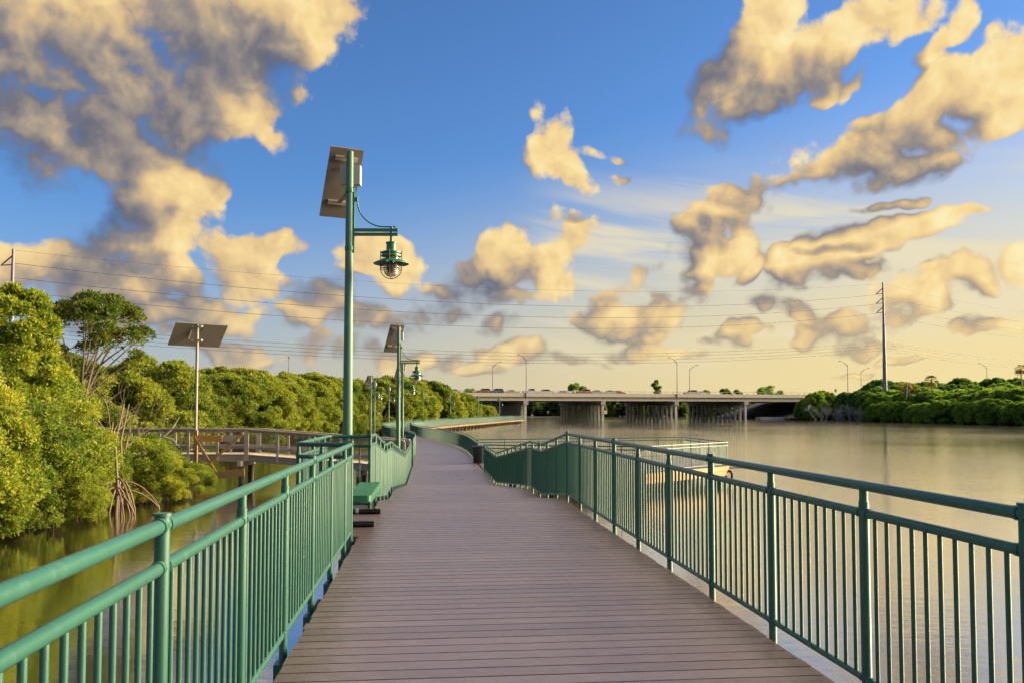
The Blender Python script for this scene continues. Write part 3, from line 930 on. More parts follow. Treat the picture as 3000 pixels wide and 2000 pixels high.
# ------------------------------------------------------------------ bench
def bench():
    c = W(10.42, -1.43)
    b = thing('bench', 'green slatted metal bench standing in the railing bay', 'bench', (c.x, c.y, ZU), WROT)
    Lb, Wb, H = 1.76, .27, .40
    fr = MB()
    r = .05
    out = []
    for cx, cy, a0 in ((Wb / 2 - r, Lb / 2 - r, 0), (-Wb / 2 + r, Lb / 2 - r, 90), (-Wb / 2 + r, -Lb / 2 + r, 180), (Wb / 2 - r, -Lb / 2 + r, 270)):
        for k in range(5):
            a = R(a0 + 22.5 * k)
            out.append((cx + r * math.cos(a), cy + r * math.sin(a)))
    N = len(out)
    inn = [(x * .86, y * .97) for x, y in out]
    vs = [(x, y, H) for x, y in out] + [(x, y, H - .07) for x, y in out] + [(x, y, H) for x, y in inn] + [(x, y, H - .03) for x, y in inn]
    fs = []
    for i in range(N):
        j = (i + 1) % N
        fs += [(i, N + i, N + j, j), (i, j, 2 * N + j, 2 * N + i), (2 * N + i, 2 * N + j, 3 * N + j, 3 * N + i)]
    fr.add(vs, fs)
    fr.build('seat_rim', M['lampgreen'], b, 30)
    sl = MB().box((0, 0, H - .006), (.011, Lb * .955, .010)).mesh('slat', M['lampgreen'])
    for k in range(12):
        link('slat', sl, b, (-.105 + k * .0191, 0, 0))
    MB().box((-.02, 0, H - .085), (.22, .9, .03)).build('under_bracket', M['black'], b)
    for y_ in (-.52, .70):
        MB().cyl((-.28, y_, .03), (-.28, y_, H - .09), .035, None, 12).bar((-.28, y_, H - .1), (0, y_, H - .1), .05, .03).build('leg', M['black'], b, 40)
        f = MB().cyl((-.34, y_, .034), (.15, y_, .034), .034, None, 14).build('foot', M['black'], b, 40)
    MB().cyl((-.17, .70, .034), (-.13, .70, .034), .037, None, 14).build('coupling', M['bright'], b, 40)
bench()

# ------------------------------------------------------------------ solar lamp posts
def make_lamp(detail=True):
    root = thing('street_lamp', 'x', 'street lamp')
    H = 5.2
    nseg = 16 if detail else 8
    MB().lathe([(.085, -.9), (.079, 0), (.053, H), (.045, H + .012), (0, H + .015)], nseg).build('pole', M['polegreen'], root, 40)
    # panel: leans back from the pole, facing away and a little left
    pv = bpy.data.objects.new('solar_panel', None)
    az = R(26)
    tilt = R(52)
    wv = Vector((math.cos(az), math.sin(az), 0))           # along the width
    hv = Vector((-math.sin(az), math.cos(az), 0))          # away
    dn = (hv * math.cos(tilt) - Vector((0, 0, 1)) * math.sin(tilt))   # down the slope
    nn = wv.cross(dn).normalized()
    if nn.z < 0: nn = -nn
    top = Vector((-.03, .02, H + .075))
    cen = top + hv * .06 + dn * .56
    m3 = Matrix((wv, dn, nn)).transposed()
    pan = MB().box(cen, (.50, 1.14, .035), m3).build('solar_panel', M['panelback'], root)
    MB().box(cen + nn * .0205, (.47, 1.10, .004), m3).build('cell_face', M['cell'], pan)
    MB().box(cen - nn * .045 + dn * -.42, (.34, .06, .055), m3).build('panel_bracket', M['alu'], root)
    MB().box(cen - nn * .045 + dn * .30, (.34, .06, .055), m3).build('panel_bracket', M['alu'], root)
    MB().bar((.0, .04, H - .55), cen + dn * .32 - nn * .03, .05, .03).build('panel_strut', M['alu'], root)
    MB().bar((.0, .04, H - .04), cen - dn * .42 - nn * .03, .06, .03).build('panel_strut', M['alu'], root)
    MB().box((-.01, .13, H - .32), (.30, .14, .29)).build('battery_box', M['box'], root)
    # mounting strip, arms, curved rod
    arm = MB()
    MB().box((.066, 0, H - 1.02), (.022, .05, .98)).build('mounting_strip', M['lampgreen'], root)
    for dz in (H - .58, H - 1.45):
        MB().lathe([(.062, dz - .03), (.067, dz - .03), (.067, dz + .03), (.062, dz + .03)], nseg).build('clamp', M['lampgreen'], root, 40)
    for z_ in (H - 1.175, H - 1.238):
        MB().box((.40, 0, z_), (.645, .05, .042)).build('arm_bar', M['lampgreen'], root)
    pts = [(.115, 0, H - .665)]
    for k in range(13):
        a = R(180 + 90 * k / 12)
        pts.append((.115 + .40 + .40 * math.cos(a), 0, H - .72 + -.01 + .395 * math.sin(a)))
    pts.append((.69, 0, H - 1.125))
    MB().tube(pts, .0105, 8).build('curved_rod', M['lampgreen'], root, 50)
    MB().box((.093, 0, H - .715), (.045, .03, .06)).build('rod_lug', M['lampgreen'], root)
    hx = .625
    hz = H - 1.26
    hd = MB()
    hd.cyl((hx, 0, hz + .14), (hx, 0, hz - .10), .022, None, 12)
    hd.lathe([(0.0, hz - .085), (.05, hz - .09), (.083, hz - .10), (.083, hz - .115), (.073, hz - .118), (.073, hz - .20), (.073, hz - .225), (.115, hz - .235), (.15, hz - .245), (.152, hz - .262), (.13, hz - .27), (.13, hz - .285), (.15, hz - .292), (.15, hz - .31), (.10, hz - .32)], 24, (hx, 0, 0))
    head = hd.build('lamp_head', M['lampgreen'], root, 35)
    sh = MB().lathe([(.118, hz - .355), (.15, hz - .358), (.264, hz - .415), (.264, hz - .421), (.15, hz - .366), (.118, hz - .363), (.118, hz - .355)], 28, (hx, 0, 0)).build('lamp_shade', M['lampgreen'], head, 40)
    MB().lathe([(.105, hz - .315), (.112, hz - .33), (.115, hz - .46), (.112, hz - .52), (.095, hz - .57), (.06, hz - .605), (.0, hz - .618)], 24, (hx, 0, 0)).build('glass_globe', M['glass'], head, 60)
    MB().lathe([(.03, hz - .33), (.035, hz - .38), (.075, hz - .44), (.08, hz - .50), (.06, hz - .55), (0, hz - .57)], 16, (hx, 0, 0)).build('bulb', M['bulb'], head, 60)
    gd = MB()
    for k in range(4):
        a = R(90 * k)
        c, s_ = math.cos(a), math.sin(a)
        pr = [(.158, hz - .225), (.158, hz - .46)] + [(.158 * math.cos(R(x)), hz - .49 - .155 * math.sin(R(x))) for x in (0, 20, 40, 60, 80, 90)]
        gd.tube([(hx + r * c, r * s_, z_) for r, z_ in pr], .0065, 6)
    for z_, rr in ((hz - .47, .160), (hz - .50, .160)):
        gd.tube([(hx + rr * math.cos(R(15 * k)), rr * math.sin(R(15 * k)), z_) for k in range(25)], .0065, 6)
    gd.build('wire_guard', M['rustpole'], head, 50)
    return root
LAMPS = [
    (-2.42, 12.2, ZU, 'tall solar street lamp with green pole and caged lantern beside the bench bay, nearest', 0),
    (-3.87, 28.2, ZL, 'second nearest solar street lamp, just past the foot of the ramp', 2),
    (-6.74, 51.0, ZL, 'third solar street lamp, partly behind the second lamp pole', 3),
    (-11.95, 70.0, ZL, 'leftmost of the small distant solar lamps along the far walk', 6),
    (-13.45, 81.0, ZL, 'distant solar lamp just right of the leftmost small one', -8),
    (-14.8, 99.5, ZL, 'distant solar lamp standing left of the second lamp pole, before the mangroves', -10),
    (-13.4, 125.0, ZL, 'distant solar lamp alone before the mangroves, right of the pole group', 10),
    (-10.8, 145.0, ZL, 'far solar lamp in front of the left end of the bridge deck', 8),
    (-6.9, 170.0, ZL, 'far solar lamp standing left of the first bridge pier', 8),
    (-2.85, 190.0, ZL, 'farthest solar lamp, in front of the first bridge pier', 6),
]
lamp0 = make_lamp()
for i, (x, y, z, lab, rz) in enumerate(LAMPS):
    o = lamp0 if i == 0 else copy_tree(lamp0)
    o.location = (x, y, z)
    o.rotation_euler = (0, 0, R(rz))
    o['label'] = lab
    o['group'] = 'solar lamps along the boardwalk'

# ------------------------------------------------------------------ litter bin at the platform opening
def litter_bin():
    b = thing('litter_bin', 'dark mesh litter bin at the end of the right railing by the platform', 'bin', (-1.45, 37.0, ZL))
    MB().lathe([(0, .03), (.26, .03), (.29, .72), (.27, .72), (.25, .05)], 24).build('body', M['bin'], b, 40)
    for z_ in (.06, .40, .72):
        MB().tube([(.30 * math.cos(R(15 * k)), .30 * math.sin(R(15 * k)), z_) for k in range(25)], .014, 6).build('hoop', M['black'], b, 50)
    for k in range(24):
        a = R(15 * k)
        MB().bar((.27 * math.cos(a), .27 * math.sin(a), .04), (.298 * math.cos(a), .298 * math.sin(a), .72), .022, .008).build('slat', M['bin'], b)
    MB().lathe([(.31, .73), (.31, .76), (.16, .80), (.12, .80), (.12, .75)], 24).build('lid', M['black'], b, 40)
litter_bin()

# ------------------------------------------------------------------ old wooden footbridge on the left
def footbridge():
    b = thing('wooden_footbridge', 'weathered grey wooden footbridge with mesh railing joining the boardwalk from the left', 'footbridge')
    NR = [Vector((-4.55, 35.1, ZL)), Vector((-11.4, 35.7, 1.31)), Vector((-42, 37.4, 1.31))]
    wv = Vector((.04, 1.55, 0))
    mbd = MB()
    for i in range(2):
        a, c = NR[i], NR[i + 1]
        L = (c - a).length; n = int(L / .15)
        for k in range(n):
            p = a.lerp(c, (k + .5) / n)
            d = (c - a).normalized()
            mbd.bar(p + Vector((0, -.09 + rng.uniform(-.02, .02), -.02)), p + wv + Vector((0, .05, -.02)), .135, .04)
    tag(mbd.build('deck_board', M['wood'], b), kind='stuff')
    for off, zz in ((Vector((0, -.03, 0)), 0), (wv, 0)):
        for i in range(2):
            a, c = NR[i] + off, NR[i + 1] + off
            MB().bar(a + Vector((0, 0, -.18)), c + Vector((0, 0, -.18)), .06, .26).build('stringer', M['wood'], b)
            MB().bar(a + Vector((0, -.02, 1.07)), c + Vector((0, -.02, 1.07)), .17, .04).build('handrail', M['wood'], b)
            MB().bar(a + Vector((0, 0, .99)), c + Vector((0, 0, .99)), .045, .09).build('upper_rail', M['wood'], b)
            MB().bar(a + Vector((0, .02, .30)), c + Vector((0, .02, .30)), .045, .13).build('lower_rail', M['wood'], b)
            L = (c - a).length; n = max(1, round(L / 1.28))
            for k in range(n + (i == 1)):
                p = a.lerp(c, k / n)
                wdt = .19 if k == 0 and i == 1 else .10
                MB().box(p + Vector((0, -.055, .38)), (wdt, .06, 1.32)).build('post', M['wood'], b)
            mesh = MB()
            nv = int(L / .055)
            for k in range(nv):
                p = a.lerp(c, k / nv)
                mesh.box(p + Vector((0, .0, .53)), (.005, .005, .9))
            for k in range(16):
                z_ = .10 + k * .055
                mesh.bar(a + Vector((0, .0, z_)), c + Vector((0, .0, z_)), .005, .005)
            tag(mesh.build('wire_mesh', M['pile'], b), kind='stuff')
    for x in (-6.5, -9.0, -11.6, -14.5, -17.5, -20.5, -24, -28):
        for dy in (.15, 1.4):
            yy = 35.1 + (-4.55 - x) * .06 + dy
            zt = (ZL + 1.31) / 2 if x > -9 else 1.1
            MB().cyl((x, yy, -2), (x, yy, zt - .1), .13, None, 12).build('pile', M['pile'], b, 40)
        MB().box((x, 35.1 + (-4.55 - x) * .06 + .75, (.5 if x > -8 else .92)), (.16, 2.0, .22)).build('cap_beam', M['wood'], b)
footbridge()

def side_panel_frame():
    Y = 34.55
    f = thing('braced_frame', 'new yellow wooden frame with crossed braces holding the solar panel post', 'frame', (-13.2, Y, 0))
    MB().box((.05, 0, 1.02), (.11, .10, 2.7)).build('upright', M['newwood'], f)
    MB().box((.62, -.06, 2.02), (1.05, .05, .26)).build('upper_board', M['fascia'], f)
    MB().box((1.45, -.02, 2.02), (.75, .04, .25)).build('upper_board', M['wood'], f)
    MB().bar((.05, -.09, .40), (2.1, -.09, .62), .05, .30).build('lower_board', M['newwood'], f)
    MB().bar((.0, -.13, 2.10), (.92, -.13, .62), .04, .11).build('brace', M['newwood'], f)
    MB().bar((.1, -.17, .50), (2.05, -.17, 2.25), .04, .11).build('brace', M['newwood'], f)
    p = thing('solar_panel_post', 'grey pole with a large tilted solar panel beside the wooden footbridge', 'solar panel', (-13.22, 34.65, .3))
    top = CAMZ + 3.58 - .3
    MB().cyl((0, 0, 0), (0, 0, top), .066, .058, 14).build('pole', M['greypole'], p, 40)
    az = R(38); tilt = R(38)
    wv = Vector((math.cos(az), math.sin(az), 0)); hv = Vector((-math.sin(az), math.cos(az), 0))
    dn = (hv * math.cos(tilt) - Vector((0, 0, 1)) * math.sin(tilt)).normalized()
    nn = wv.cross(dn); nn = nn if nn.z > 0 else -nn
    cen = Vector((-.16, .50, top - .40))
    m3 = Matrix((wv, dn, nn)).transposed()
    pan = MB().box(cen, (2.15, 1.40, .05), m3).build('solar_panel', M['panelback'], p)
    MB().box(cen + nn * .028, (2.09, 1.34, .004), m3).build('cell_face', M['cell'], pan)
    for z_ in (-.08, -.66):
        MB().box((0, .02, top + z_), (.42, .10, .07)).build('cross_arm', M['alu'], p)
        for x in (-.2, .14):
            MB().box((x, -.06, top + z_), (.11, .06, .085)).build('clamp', M['bright'], p)
    MB().bar((-.22, .02, top - .08), (-.50, .32, top - .62), .05, .05).build('strut', M['alu'], p)
    MB().bar((-.22, .02, top - .66), (-.50, .32, top - .62), .05, .05).build('strut', M['alu'], p)
    MB().tube([(.12, .1, top - .02), (.24, .05, top - .14), (.10, .0, top - .30)], .012, 6).build('cable', M['black'], p)
side_panel_frame()

# ------------------------------------------------------------------ road bridge
BO = Vector((4.1, 253, 0)); BD = Vector((.961, .276, 0)).normalized(); BP = Vector((-BD.y, BD.x, 0))
SPAN = math.hypot(24.4, 7.0); BW = 38.7
BROT = math.atan2(BD.y, BD.x)
br = thing('road_bridge', 'long concrete road bridge on pile piers crossing the river', 'bridge', (BO.x, BO.y, 0), BROT)
# local: x along, y across (away), z up
x0, x1 = -6.2 * SPAN, 4.25 * SPAN
MB().box(((x0 + x1) / 2, BW / 2, 7.45), (x1 - x0, BW + 1.6, .26)).build('deck_slab', M['concrete'], br)
MB().box(((x0 + x1) / 2, BW / 2, 7.83), (x1 - x0, BW - .4, .48)).build('carriageway', M['asphalt'], br)
for y_ in (-.62, BW + .62):
    MB().box(((x0 + x1) / 2, y_, 7.83), (x1 - x0, .30, 1.14)).build('parapet', M['concrete'], br)
    MB().bar((x0, y_, 9.02), (x1, y_, 9.02), .09, .11).build('handrail', M['steelrail'], br)
    pm = MB().box((0, 0, 8.71), (.13, .10, .62)).mesh('rail_post', M['steelrail'])
    n = int((x1 - x0) / 2.45)
    for k in range(n):
        link('rail_post', pm, br, (x0 + 1 + k * 2.45, y_, 0))
for k in range(8):
    y_ = .1 + k * (BW - .2) / 7
    for i in range(-6, 5):
        a = i * SPAN + .06; b_ = min((i + 1) * SPAN - .06, x1)
        MB().box(((a + b_) / 2, y_, 6.70), (b_ - a, .30, 1.20)).box(((a + b_) / 2, y_, 6.18), (b_ - a, .62, .22)).build('girder', M['concrete'], br)
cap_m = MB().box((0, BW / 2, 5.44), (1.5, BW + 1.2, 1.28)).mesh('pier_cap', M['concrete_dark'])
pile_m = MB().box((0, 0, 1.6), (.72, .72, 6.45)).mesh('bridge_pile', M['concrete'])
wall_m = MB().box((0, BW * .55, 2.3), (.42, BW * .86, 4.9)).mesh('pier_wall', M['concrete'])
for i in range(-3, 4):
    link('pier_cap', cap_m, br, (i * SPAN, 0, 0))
    for k in range(13):
        link('pile', pile_m, br, (i * SPAN, .3 + k * (BW - .6) / 12, 0))
    if i == 0:
        link('pier_wall', wall_m, br, (0, 0, 0))
# abutment slope and wall
ab = MB()
a0, a1 = 3.55 * SPAN, 4.3 * SPAN
ab.add([(a0, -6, .5), (a1, -6, 6.0), (a1 + 14, -6, 6.0), (a0, BW + 6, .5), (a1, BW + 6, 6.0), (a1 + 14, BW + 6, 6.0), (a0, -6, -.6), (a1 + 14, -6, -.6), (a0, BW + 6, -.6), (a1 + 14, BW + 6, -.6)],
       [(0, 1, 4, 3), (1, 2, 5, 4), (0, 6, 7, 2, 1), (3, 4, 5, 9, 8), (0, 3, 8, 6)])
ab.build('abutment_slope', M['riprap'], br)
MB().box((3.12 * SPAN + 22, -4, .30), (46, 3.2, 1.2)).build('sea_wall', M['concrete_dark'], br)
# approach embankment to the right
emb = MB()
e0 = 4.25 * SPAN
emb.add([(e0, -8, 0), (e0 + 420, -8, 0), (e0 + 420, -.8, 7.4), (e0, -.8, 7.4), (e0, BW + .8, 7.4), (e0 + 420, BW + .8, 7.4)], [(0, 1, 2, 3), (3, 2, 5, 4)])
o = emb.build('ground', M['grassland']); o.location = (BO.x, BO.y, 0); o.rotation_euler = (0, 0, BROT)
tag(o, 'grassy road embankment behind the trees on the right', None, None, 'structure')
pb = MB().box((e0 + 30, -.62, 7.9), (60, .3, 1.0)).build('parapet', M['concrete'], br)
gm = MB().box((3.55 * SPAN + 10, -7.2, .55), (26, 4.0, .5)).build('grass_verge', M['grassland'], br)

# bridge street lights
def road_light(i, far, lab, x_extra=0):
    p = BO + BD * (i * SPAN + x_extra) + BP * ((BW + .9) if far else -.9)
    t = thing('road_light', lab, 'street light', (p.x, p.y, 7.3), BROT, 'street lights on the road bridge')
    sg = -1 if far else 1
    MB().lathe([(.16, 0), (.085, 11.3)], 8).build('pole', M['rustpole'], t, 40)
    dx, dy = (.75 * sg * -1, 1.75 * sg)
    dx = -1.9 if not far else 2.3
    dy = 1.2 * sg
    MB().tube([(0, 0, 11.2), (dx * .6, dy * .6, 12.3), (dx, dy, 12.75)], .06, 6).tube([(0, 0, 10.6), (dx * .45, dy * .45, 11.9)], .05, 6).build('arm', M['rustpole'], t, 50)
    MB().lathe([(0, .16), (.18, .1), (.34, 0), (.30, -.14), (0, -.16)], 10, (dx * 1.12, dy * 1.12, 12.8)).build('lantern', M['rustpole'], t, 40)
road_light(0, False, 'bridge street light over the first pier, arm pointing left')
road_light(0, True, 'leftmost bridge street light, arm pointing right')
road_light(2, False, 'bridge street light above the third pier, arm pointing left')
road_light(3.03, True, 'bridge street light right of the third pier, arm pointing right')
road_light(4.55, False, 'road light with left arm beside its twin near the right bridge end')
road_light(6.05, True, 'road light with right arm beside its twin near the right bridge end')
road_light(6.9, False, 'road light with left arm above the bushes right of the tall power pole')
road_light(9.2, True, 'road light with right arm above the bushes right of the tall power pole')

# cars
def make_car(kind, paint):
    root = bpy.data.objects.new('car', None); COL.objects.link(root); root.empty_display_size = .3
    L, Wd = {'sedan': (4.6, 1.8), 'suv': (4.7, 1.9), 'pickup': (5.6, 1.95)}[kind]
    if kind == 'sedan':
        body = [(-2.3, .35), (-2.3, .85), (-1.6, .98), (1.0, .95), (2.1, .80), (2.3, .55), (2.3, .35)]
        cab = [(-1.75, .96), (-1.05, 1.42), (.25, 1.45), (1.05, .95)]
    elif kind == 'suv':
        body = [(-2.35, .4), (-2.35, 1.0), (-2.2, 1.08), (1.0, 1.08), (2.15, .95), (2.35, .65), (2.35, .4)]
        cab = [(-2.25, 1.07), (-1.95, 1.70), (.2, 1.72), (1.0, 1.07)]
    else:
        body = [(-2.8, .5), (-2.8, 1.1), (.9, 1.1), (2.5, 1.02), (2.8, .75), (2.8, .5)]
        cab = [(-.95, 1.1), (-.75, 1.78), (.45, 1.8), (1.05, 1.1)]
    def extr(prof, w, wt=None, name='x', m=None, y_in=0):
        mb = MB(); n = len(prof)
        zs = [z for _, z in prof]; zmin, zmax = min(zs), max(zs)
        def hw(z): return w / 2 - (0 if wt is None else (z - zmin) / (zmax - zmin) * wt)
        vs = [(x, -hw(z), z) for x, z in prof] + [(x, hw(z), z) for x, z in prof]
        fs = [tuple(range(n - 1, -1, -1)), tuple(range(n, 2 * n))] + [(i, (i + 1) % n, n + (i + 1) % n, n + i) for i in range(n)]
        return mb.add(vs, fs)
    extr(body, Wd).build('body', paint, root)
    cabo = extr(cab, Wd - .08, .16).build('cabin', paint, root)
    cx = sum(x for x, _ in cab) / 4; cz = sum(z for _, z in cab) / 4
    win = [(cx + (x - cx) * .86, cz + (z - cz) * .70 + .03) for x, z in cab]
    extr(win, Wd - .05, .12).build('side_window', M['carglass'], cabo)
    wp = [(cab[2][0] + .03, cab[2][1] - .06), (cab[3][0] + .03, cab[3][1] + .05)]
    MB().add([(wp[0][0], -.6, wp[0][1]), (wp[0][0], .6, wp[0][1]), (wp[1][0], .72, wp[1][1]), (wp[1][0], -.72, wp[1][1])], [(0, 1, 2, 3)]).build('windscreen', M['carglass'], cabo)
    for x in (-L * .3, L * .31):
        for y_ in (-Wd / 2 + .1, Wd / 2 - .1):
            wh = MB().cyl((x, y_ - .11, .33), (x, y_ + .11, .33), .33, None, 14).build('wheel', M['tyre'], root, 40)
            MB().cyl((x, y_ - .118, .33), (x, y_ + .118, .33), .19, None, 10).build('rim', M['bright'], wh, 40)
    for y_ in (-.6, .6):
        MB().box((L / 2 - .01, y_, .72), (.06, .34, .14)).build('headlight', M['white'], root)
        MB().box((-L / 2 + .01, y_, .85), (.06, .28, .14)).build('taillight', M['red'], root)
    return root
PAINT = {'red': car_paint('car_red', (.22, .03, .025)), 'dark': car_paint('car_dark', (.045, .05, .07)), 'white': car_paint('car_white', (.62, .60, .54)),
         'silver': car_paint('car_silver', (.42, .41, .37)), 'sand': car_paint('car_sand', (.50, .45, .34)), 'orange': car_paint('car_rust', (.36, .09, .04))}
CARS = [(1040, 'sedan', 'silver', 4, 'silver car farthest left on the bridge'), (1109, 'suv', 'red', 4, 'dark red car on the bridge left of the first light pole pair\'s right pole'),
        (1139, 'suv', 'dark', 4, 'dark car on the bridge at the foot of the leftmost street light'), (1176, 'sedan', 'sand', 8, 'pale sand car on the bridge just left of the second light pole'),
        (1221, 'pickup', 'white', 4, 'white pickup truck on the bridge right of the second light pole'), (1258, 'suv', 'white', 8, 'white car on the bridge above the second pier\'s left side'),
        (1295, 'sedan', 'silver', 12, 'silver car on the bridge just left of the round tree'), (1340, 'suv', 'orange', 4, 'rust red car on the bridge in front of the round tree'),
        (1367, 'sedan', 'silver', 4, 'silver car on the bridge just right of the round tree'), (1398, 'sedan', 'sand', 4, 'sand coloured car on the bridge over the span right of the second pier'),
        (1421, 'sedan', 'orange', 8, 'low rust red car on the bridge between the second and third piers'), (1586, 'suv', 'sand', 4, 'sand coloured car on the bridge between the two middle light poles'),
        (1612, 'sedan', 'white', 8, 'white car on the bridge just right of the two middle light poles')]
protos = {}
for px, kind, pc, lane, lab in CARS:
    k = (kind, pc)
    r = (px - 1176) / F
    # point on the lane line seen in that direction
    A = BO + BP * lane
    u = (A.x - r * A.y) / (r * BD.y - BD.x)
    p = A + BD * u
    if k not in protos:
        o = make_car(kind, PAINT[pc]); protos[k] = o
    else:
        o = copy_tree(protos[k])
    o.location = (p.x, p.y, 8.075)
    o.rotation_euler = (0, 0, BROT + (math.pi if lane == 4 else 0))
    tag(o, lab, 'car', 'cars crossing the bridge')

# signs
def pier_sign():
    p = BO + BD * (1 * SPAN) - BP * .55
    t = thing('pier_sign', 'white warning sign with red border on the second pier', 'sign', (p.x + .55, p.y, 2.0), BROT)
    MB().box((0, 0, .55), (1.5, .05, 1.2)).build('border', M['red'], t)
    MB().box((0, -.035, .55), (1.22, .02, .94)).build('face', M['white'], t)
    mk = MB()
    mk.box((-.30, -.05, .66), (.22, .01, .10)).box((.30, -.05, .66), (.22, .01, .10)).box((0, -.05, .66), (.16, .01, .20))
    mk.box((-.28, -.05, .44), (.30, .01, .09)).box((.28, -.05, .44), (.30, .01, .09))
    mk.build('lettering', M['signblack'], t)
    MB().box((0, .12, .55), (.1, .22, .3)).build('bracket', M['concrete_dark'], t)
pier_sign()
def marker():
    Y = 262; X = (1860.5 - 1176) / F * Y
    t = thing('channel_marker', 'wooden channel marker pile with a small white sign off the right shore', 'marker', (X, Y, 0))
    MB().cyl((0, 0, -1), (0, 0, 5.2), .20, .16, 10).build('pile', M['newwood'], t, 40)
    MB().box((-.45, -.22, 4.0), (.75, .05, 1.35)).build('sign_face', M['white'], t)
    mk = MB().box((-.45, -.25, 4.25), (.50, .01, .12)).box((-.45, -.25, 3.95), (.42, .01, .10)).box((-.45, -.25, 3.7), (.46, .01, .10))
    mk.build('lettering', M['orange'], t)
    MB().box((.52, 0, 4.25), (.4, .05, .8)).build('side_sign', M['polesteel'], t)
    MB().cyl((0, 0, 2.5), (0, 0, 3.0), .215, None, 10).build('orange_band', M['orange'], t, 40)
    MB().cyl((0, 0, 1.9), (0, 0, 2.2), .215, None, 10).build('orange_band', M['orange'], t, 40)
marker()
def road_sign():
    p = BO + BD * (4.5 * SPAN) - BP * .9
    t = thing('road_sign', 'small dark road sign on a post near the right bridge end', 'sign', (p.x - 3.2, p.y, 7.4), BROT)
    MB().cyl((0, 0, 0), (0, 0, 2.6), .05, None, 8).build('post', M['rustpole'], t, 40)
    MB().box((0, 0, 2.5), (.85, .05, 1.05)).build('sign_face', M['polesteel'], t)
road_sign()

# ------------------------------------------------------------------ power line
def power_pole(x, y, H, lab, arms=True, dirx=-1, ins=()):
    t = thing('power_pole', lab, 'power pole', (x, y, 0))
    pr = [(.72, 0), (.54, H * .42), (.58, H * .42), (.58, H * .43), (.52, H * .43), (.38, H * .68), (.42, H * .68), (.42, H * .69), (.35, H * .69), (.22, H), (0, H + .05)]
    MB().lathe(pr, 12).build('pole', M['polesteel'], t, 30)
    for z_ in ins:
        MB().tube([(0, 0, z_ + 1.7), (dirx * 1.8, 0, z_ + .15)], .13, 6).build('insulator', M['rustpole'], t, 50)
        MB().tube([(0, 0, z_), (dirx * 2.1, 0, z_ - .1)], .10, 6).build('insulator', M['polesteel'], t, 50)
        MB().tube([(dirx * 1.8, 0, z_ + .2), (dirx * 2.1, 0, z_ - .2)], .1, 6).build('clamp', M['polesteel'], t, 50)
    return t
PR = Vector((110.5, 245, 0)); PL = Vector((-88.7, 146, 0)); PN = Vector((258, 342, 0))
CONDZ = [37.4, 34.6, 31.8]; TELZ = [23.5, 22.7, 21.7, 20.9]
power_pole(PR.x, PR.y, 41.0, 'tall grey power pole rising from the bushes on the right', ins=[z + .25 for z in CONDZ])
power_pole(PL.x, PL.y, 31.7, 'power pole at the far left edge above the trees', ins=[28.9])
def wires():
    def line(a, b, sag, n=44):
        return [a.lerp(b, i / n) - Vector((0, 0, 4 * sag * (i / n) * (1 - i / n))) for i in range(n + 1)]
    k = 0
    names = ['topmost thin wire', 'upper power cable', 'middle power cable', 'lower power cable', 'first of four low wires', 'second of four low wires', 'third of four low wires', 'lowest of four low wires']
    zs_r = [40.7] + [z - .05 for z in CONDZ] + TELZ
    zs_l = [31.5] + [29.2, 26.6, 24.2] + [18.6, 17.9, 17.2, 16.5]
    sg = [4.6, 5.5, 5.5, 5.5, 4.5, 4.5, 4.5, 4.5]
    for i in range(8):
        dx = Vector((-2.05, 0, 0)) if 1 <= i <= 3 else Vector((0, 0, 0))
        r_ = .022 if i == 0 else (.042 if i < 4 else .035)
        a = PL + Vector((0, 0, zs_l[i])); b = PR + dx + Vector((0, 0, zs_r[i]))
        c = PN + Vector((0, 0, zs_r[i] + .2))
        o = MB().tube(line(a, b, sg[i]), r_, 5).build('power_cable', M['wire'])
        tag(o, names[i] + ' strung across the sky between the two power poles', 'cable', 'power line wires')
        o = MB().tube(line(b, c, 3.2), r_, 5).build('power_cable', M['wire'])
        tag(o, names[i] + ' running off to the right of the tall pole', 'cable', 'power line wires')
wires()

# ------------------------------------------------------------------ vegetation
def leaf_object(me_name, cen, outw, rg, per, L, Wd, m, upb=.35, spread=.8):
    n = len(cen)
    N = n * per
    C = np.repeat(cen, per, axis=0)
    O = np.repeat(outw, per, axis=0)
    rnd = rg.normal(size=(N, 3)); rnd /= np.linalg.norm(rnd, axis=1, keepdims=True)
    d = O * .55 + rnd * spread; d[:, 2] += upb
    d /= np.linalg.norm(d, axis=1, keepdims=True)
    side = np.cross(d, rg.normal(size=(N, 3)) + np.array([0, 0, .8]))
    side /= np.linalg.norm(side, axis=1, keepdims=True) + 1e-9
    nr = np.cross(side, d)
    ll = L * rg.uniform(.7, 1.25, (N, 1)); ww = Wd * rg.uniform(.75, 1.2, (N, 1))
    C = C + rnd * L * .25
    v = np.empty((N, 4, 3))
    v[:, 0] = C
    v[:, 1] = C + d * ll * .55 + side * ww * .5 + nr * ww * .12
    v[:, 2] = C + d * ll - nr * ll * .08
    v[:, 3] = C + d * ll * .55 - side * ww * .5 + nr * ww * .12
    me = bpy.data.meshes.new(me_name)
    me.vertices.add(N * 4); me.loops.add(N * 4); me.polygons.add(N)
    me.vertices.foreach_set('co', v.reshape(-1).astype(np.float32))
    me.loops.foreach_set('vertex_index', np.arange(N * 4, dtype=np.int32))
    me.polygons.foreach_set('loop_start', np.arange(0, N * 4, 4, dtype=np.int32))
    me.polygons.foreach_set('loop_total', np.full(N, 4, dtype=np.int32))
    me.materials.append(m)
    me.update(calc_edges=True)
    return me

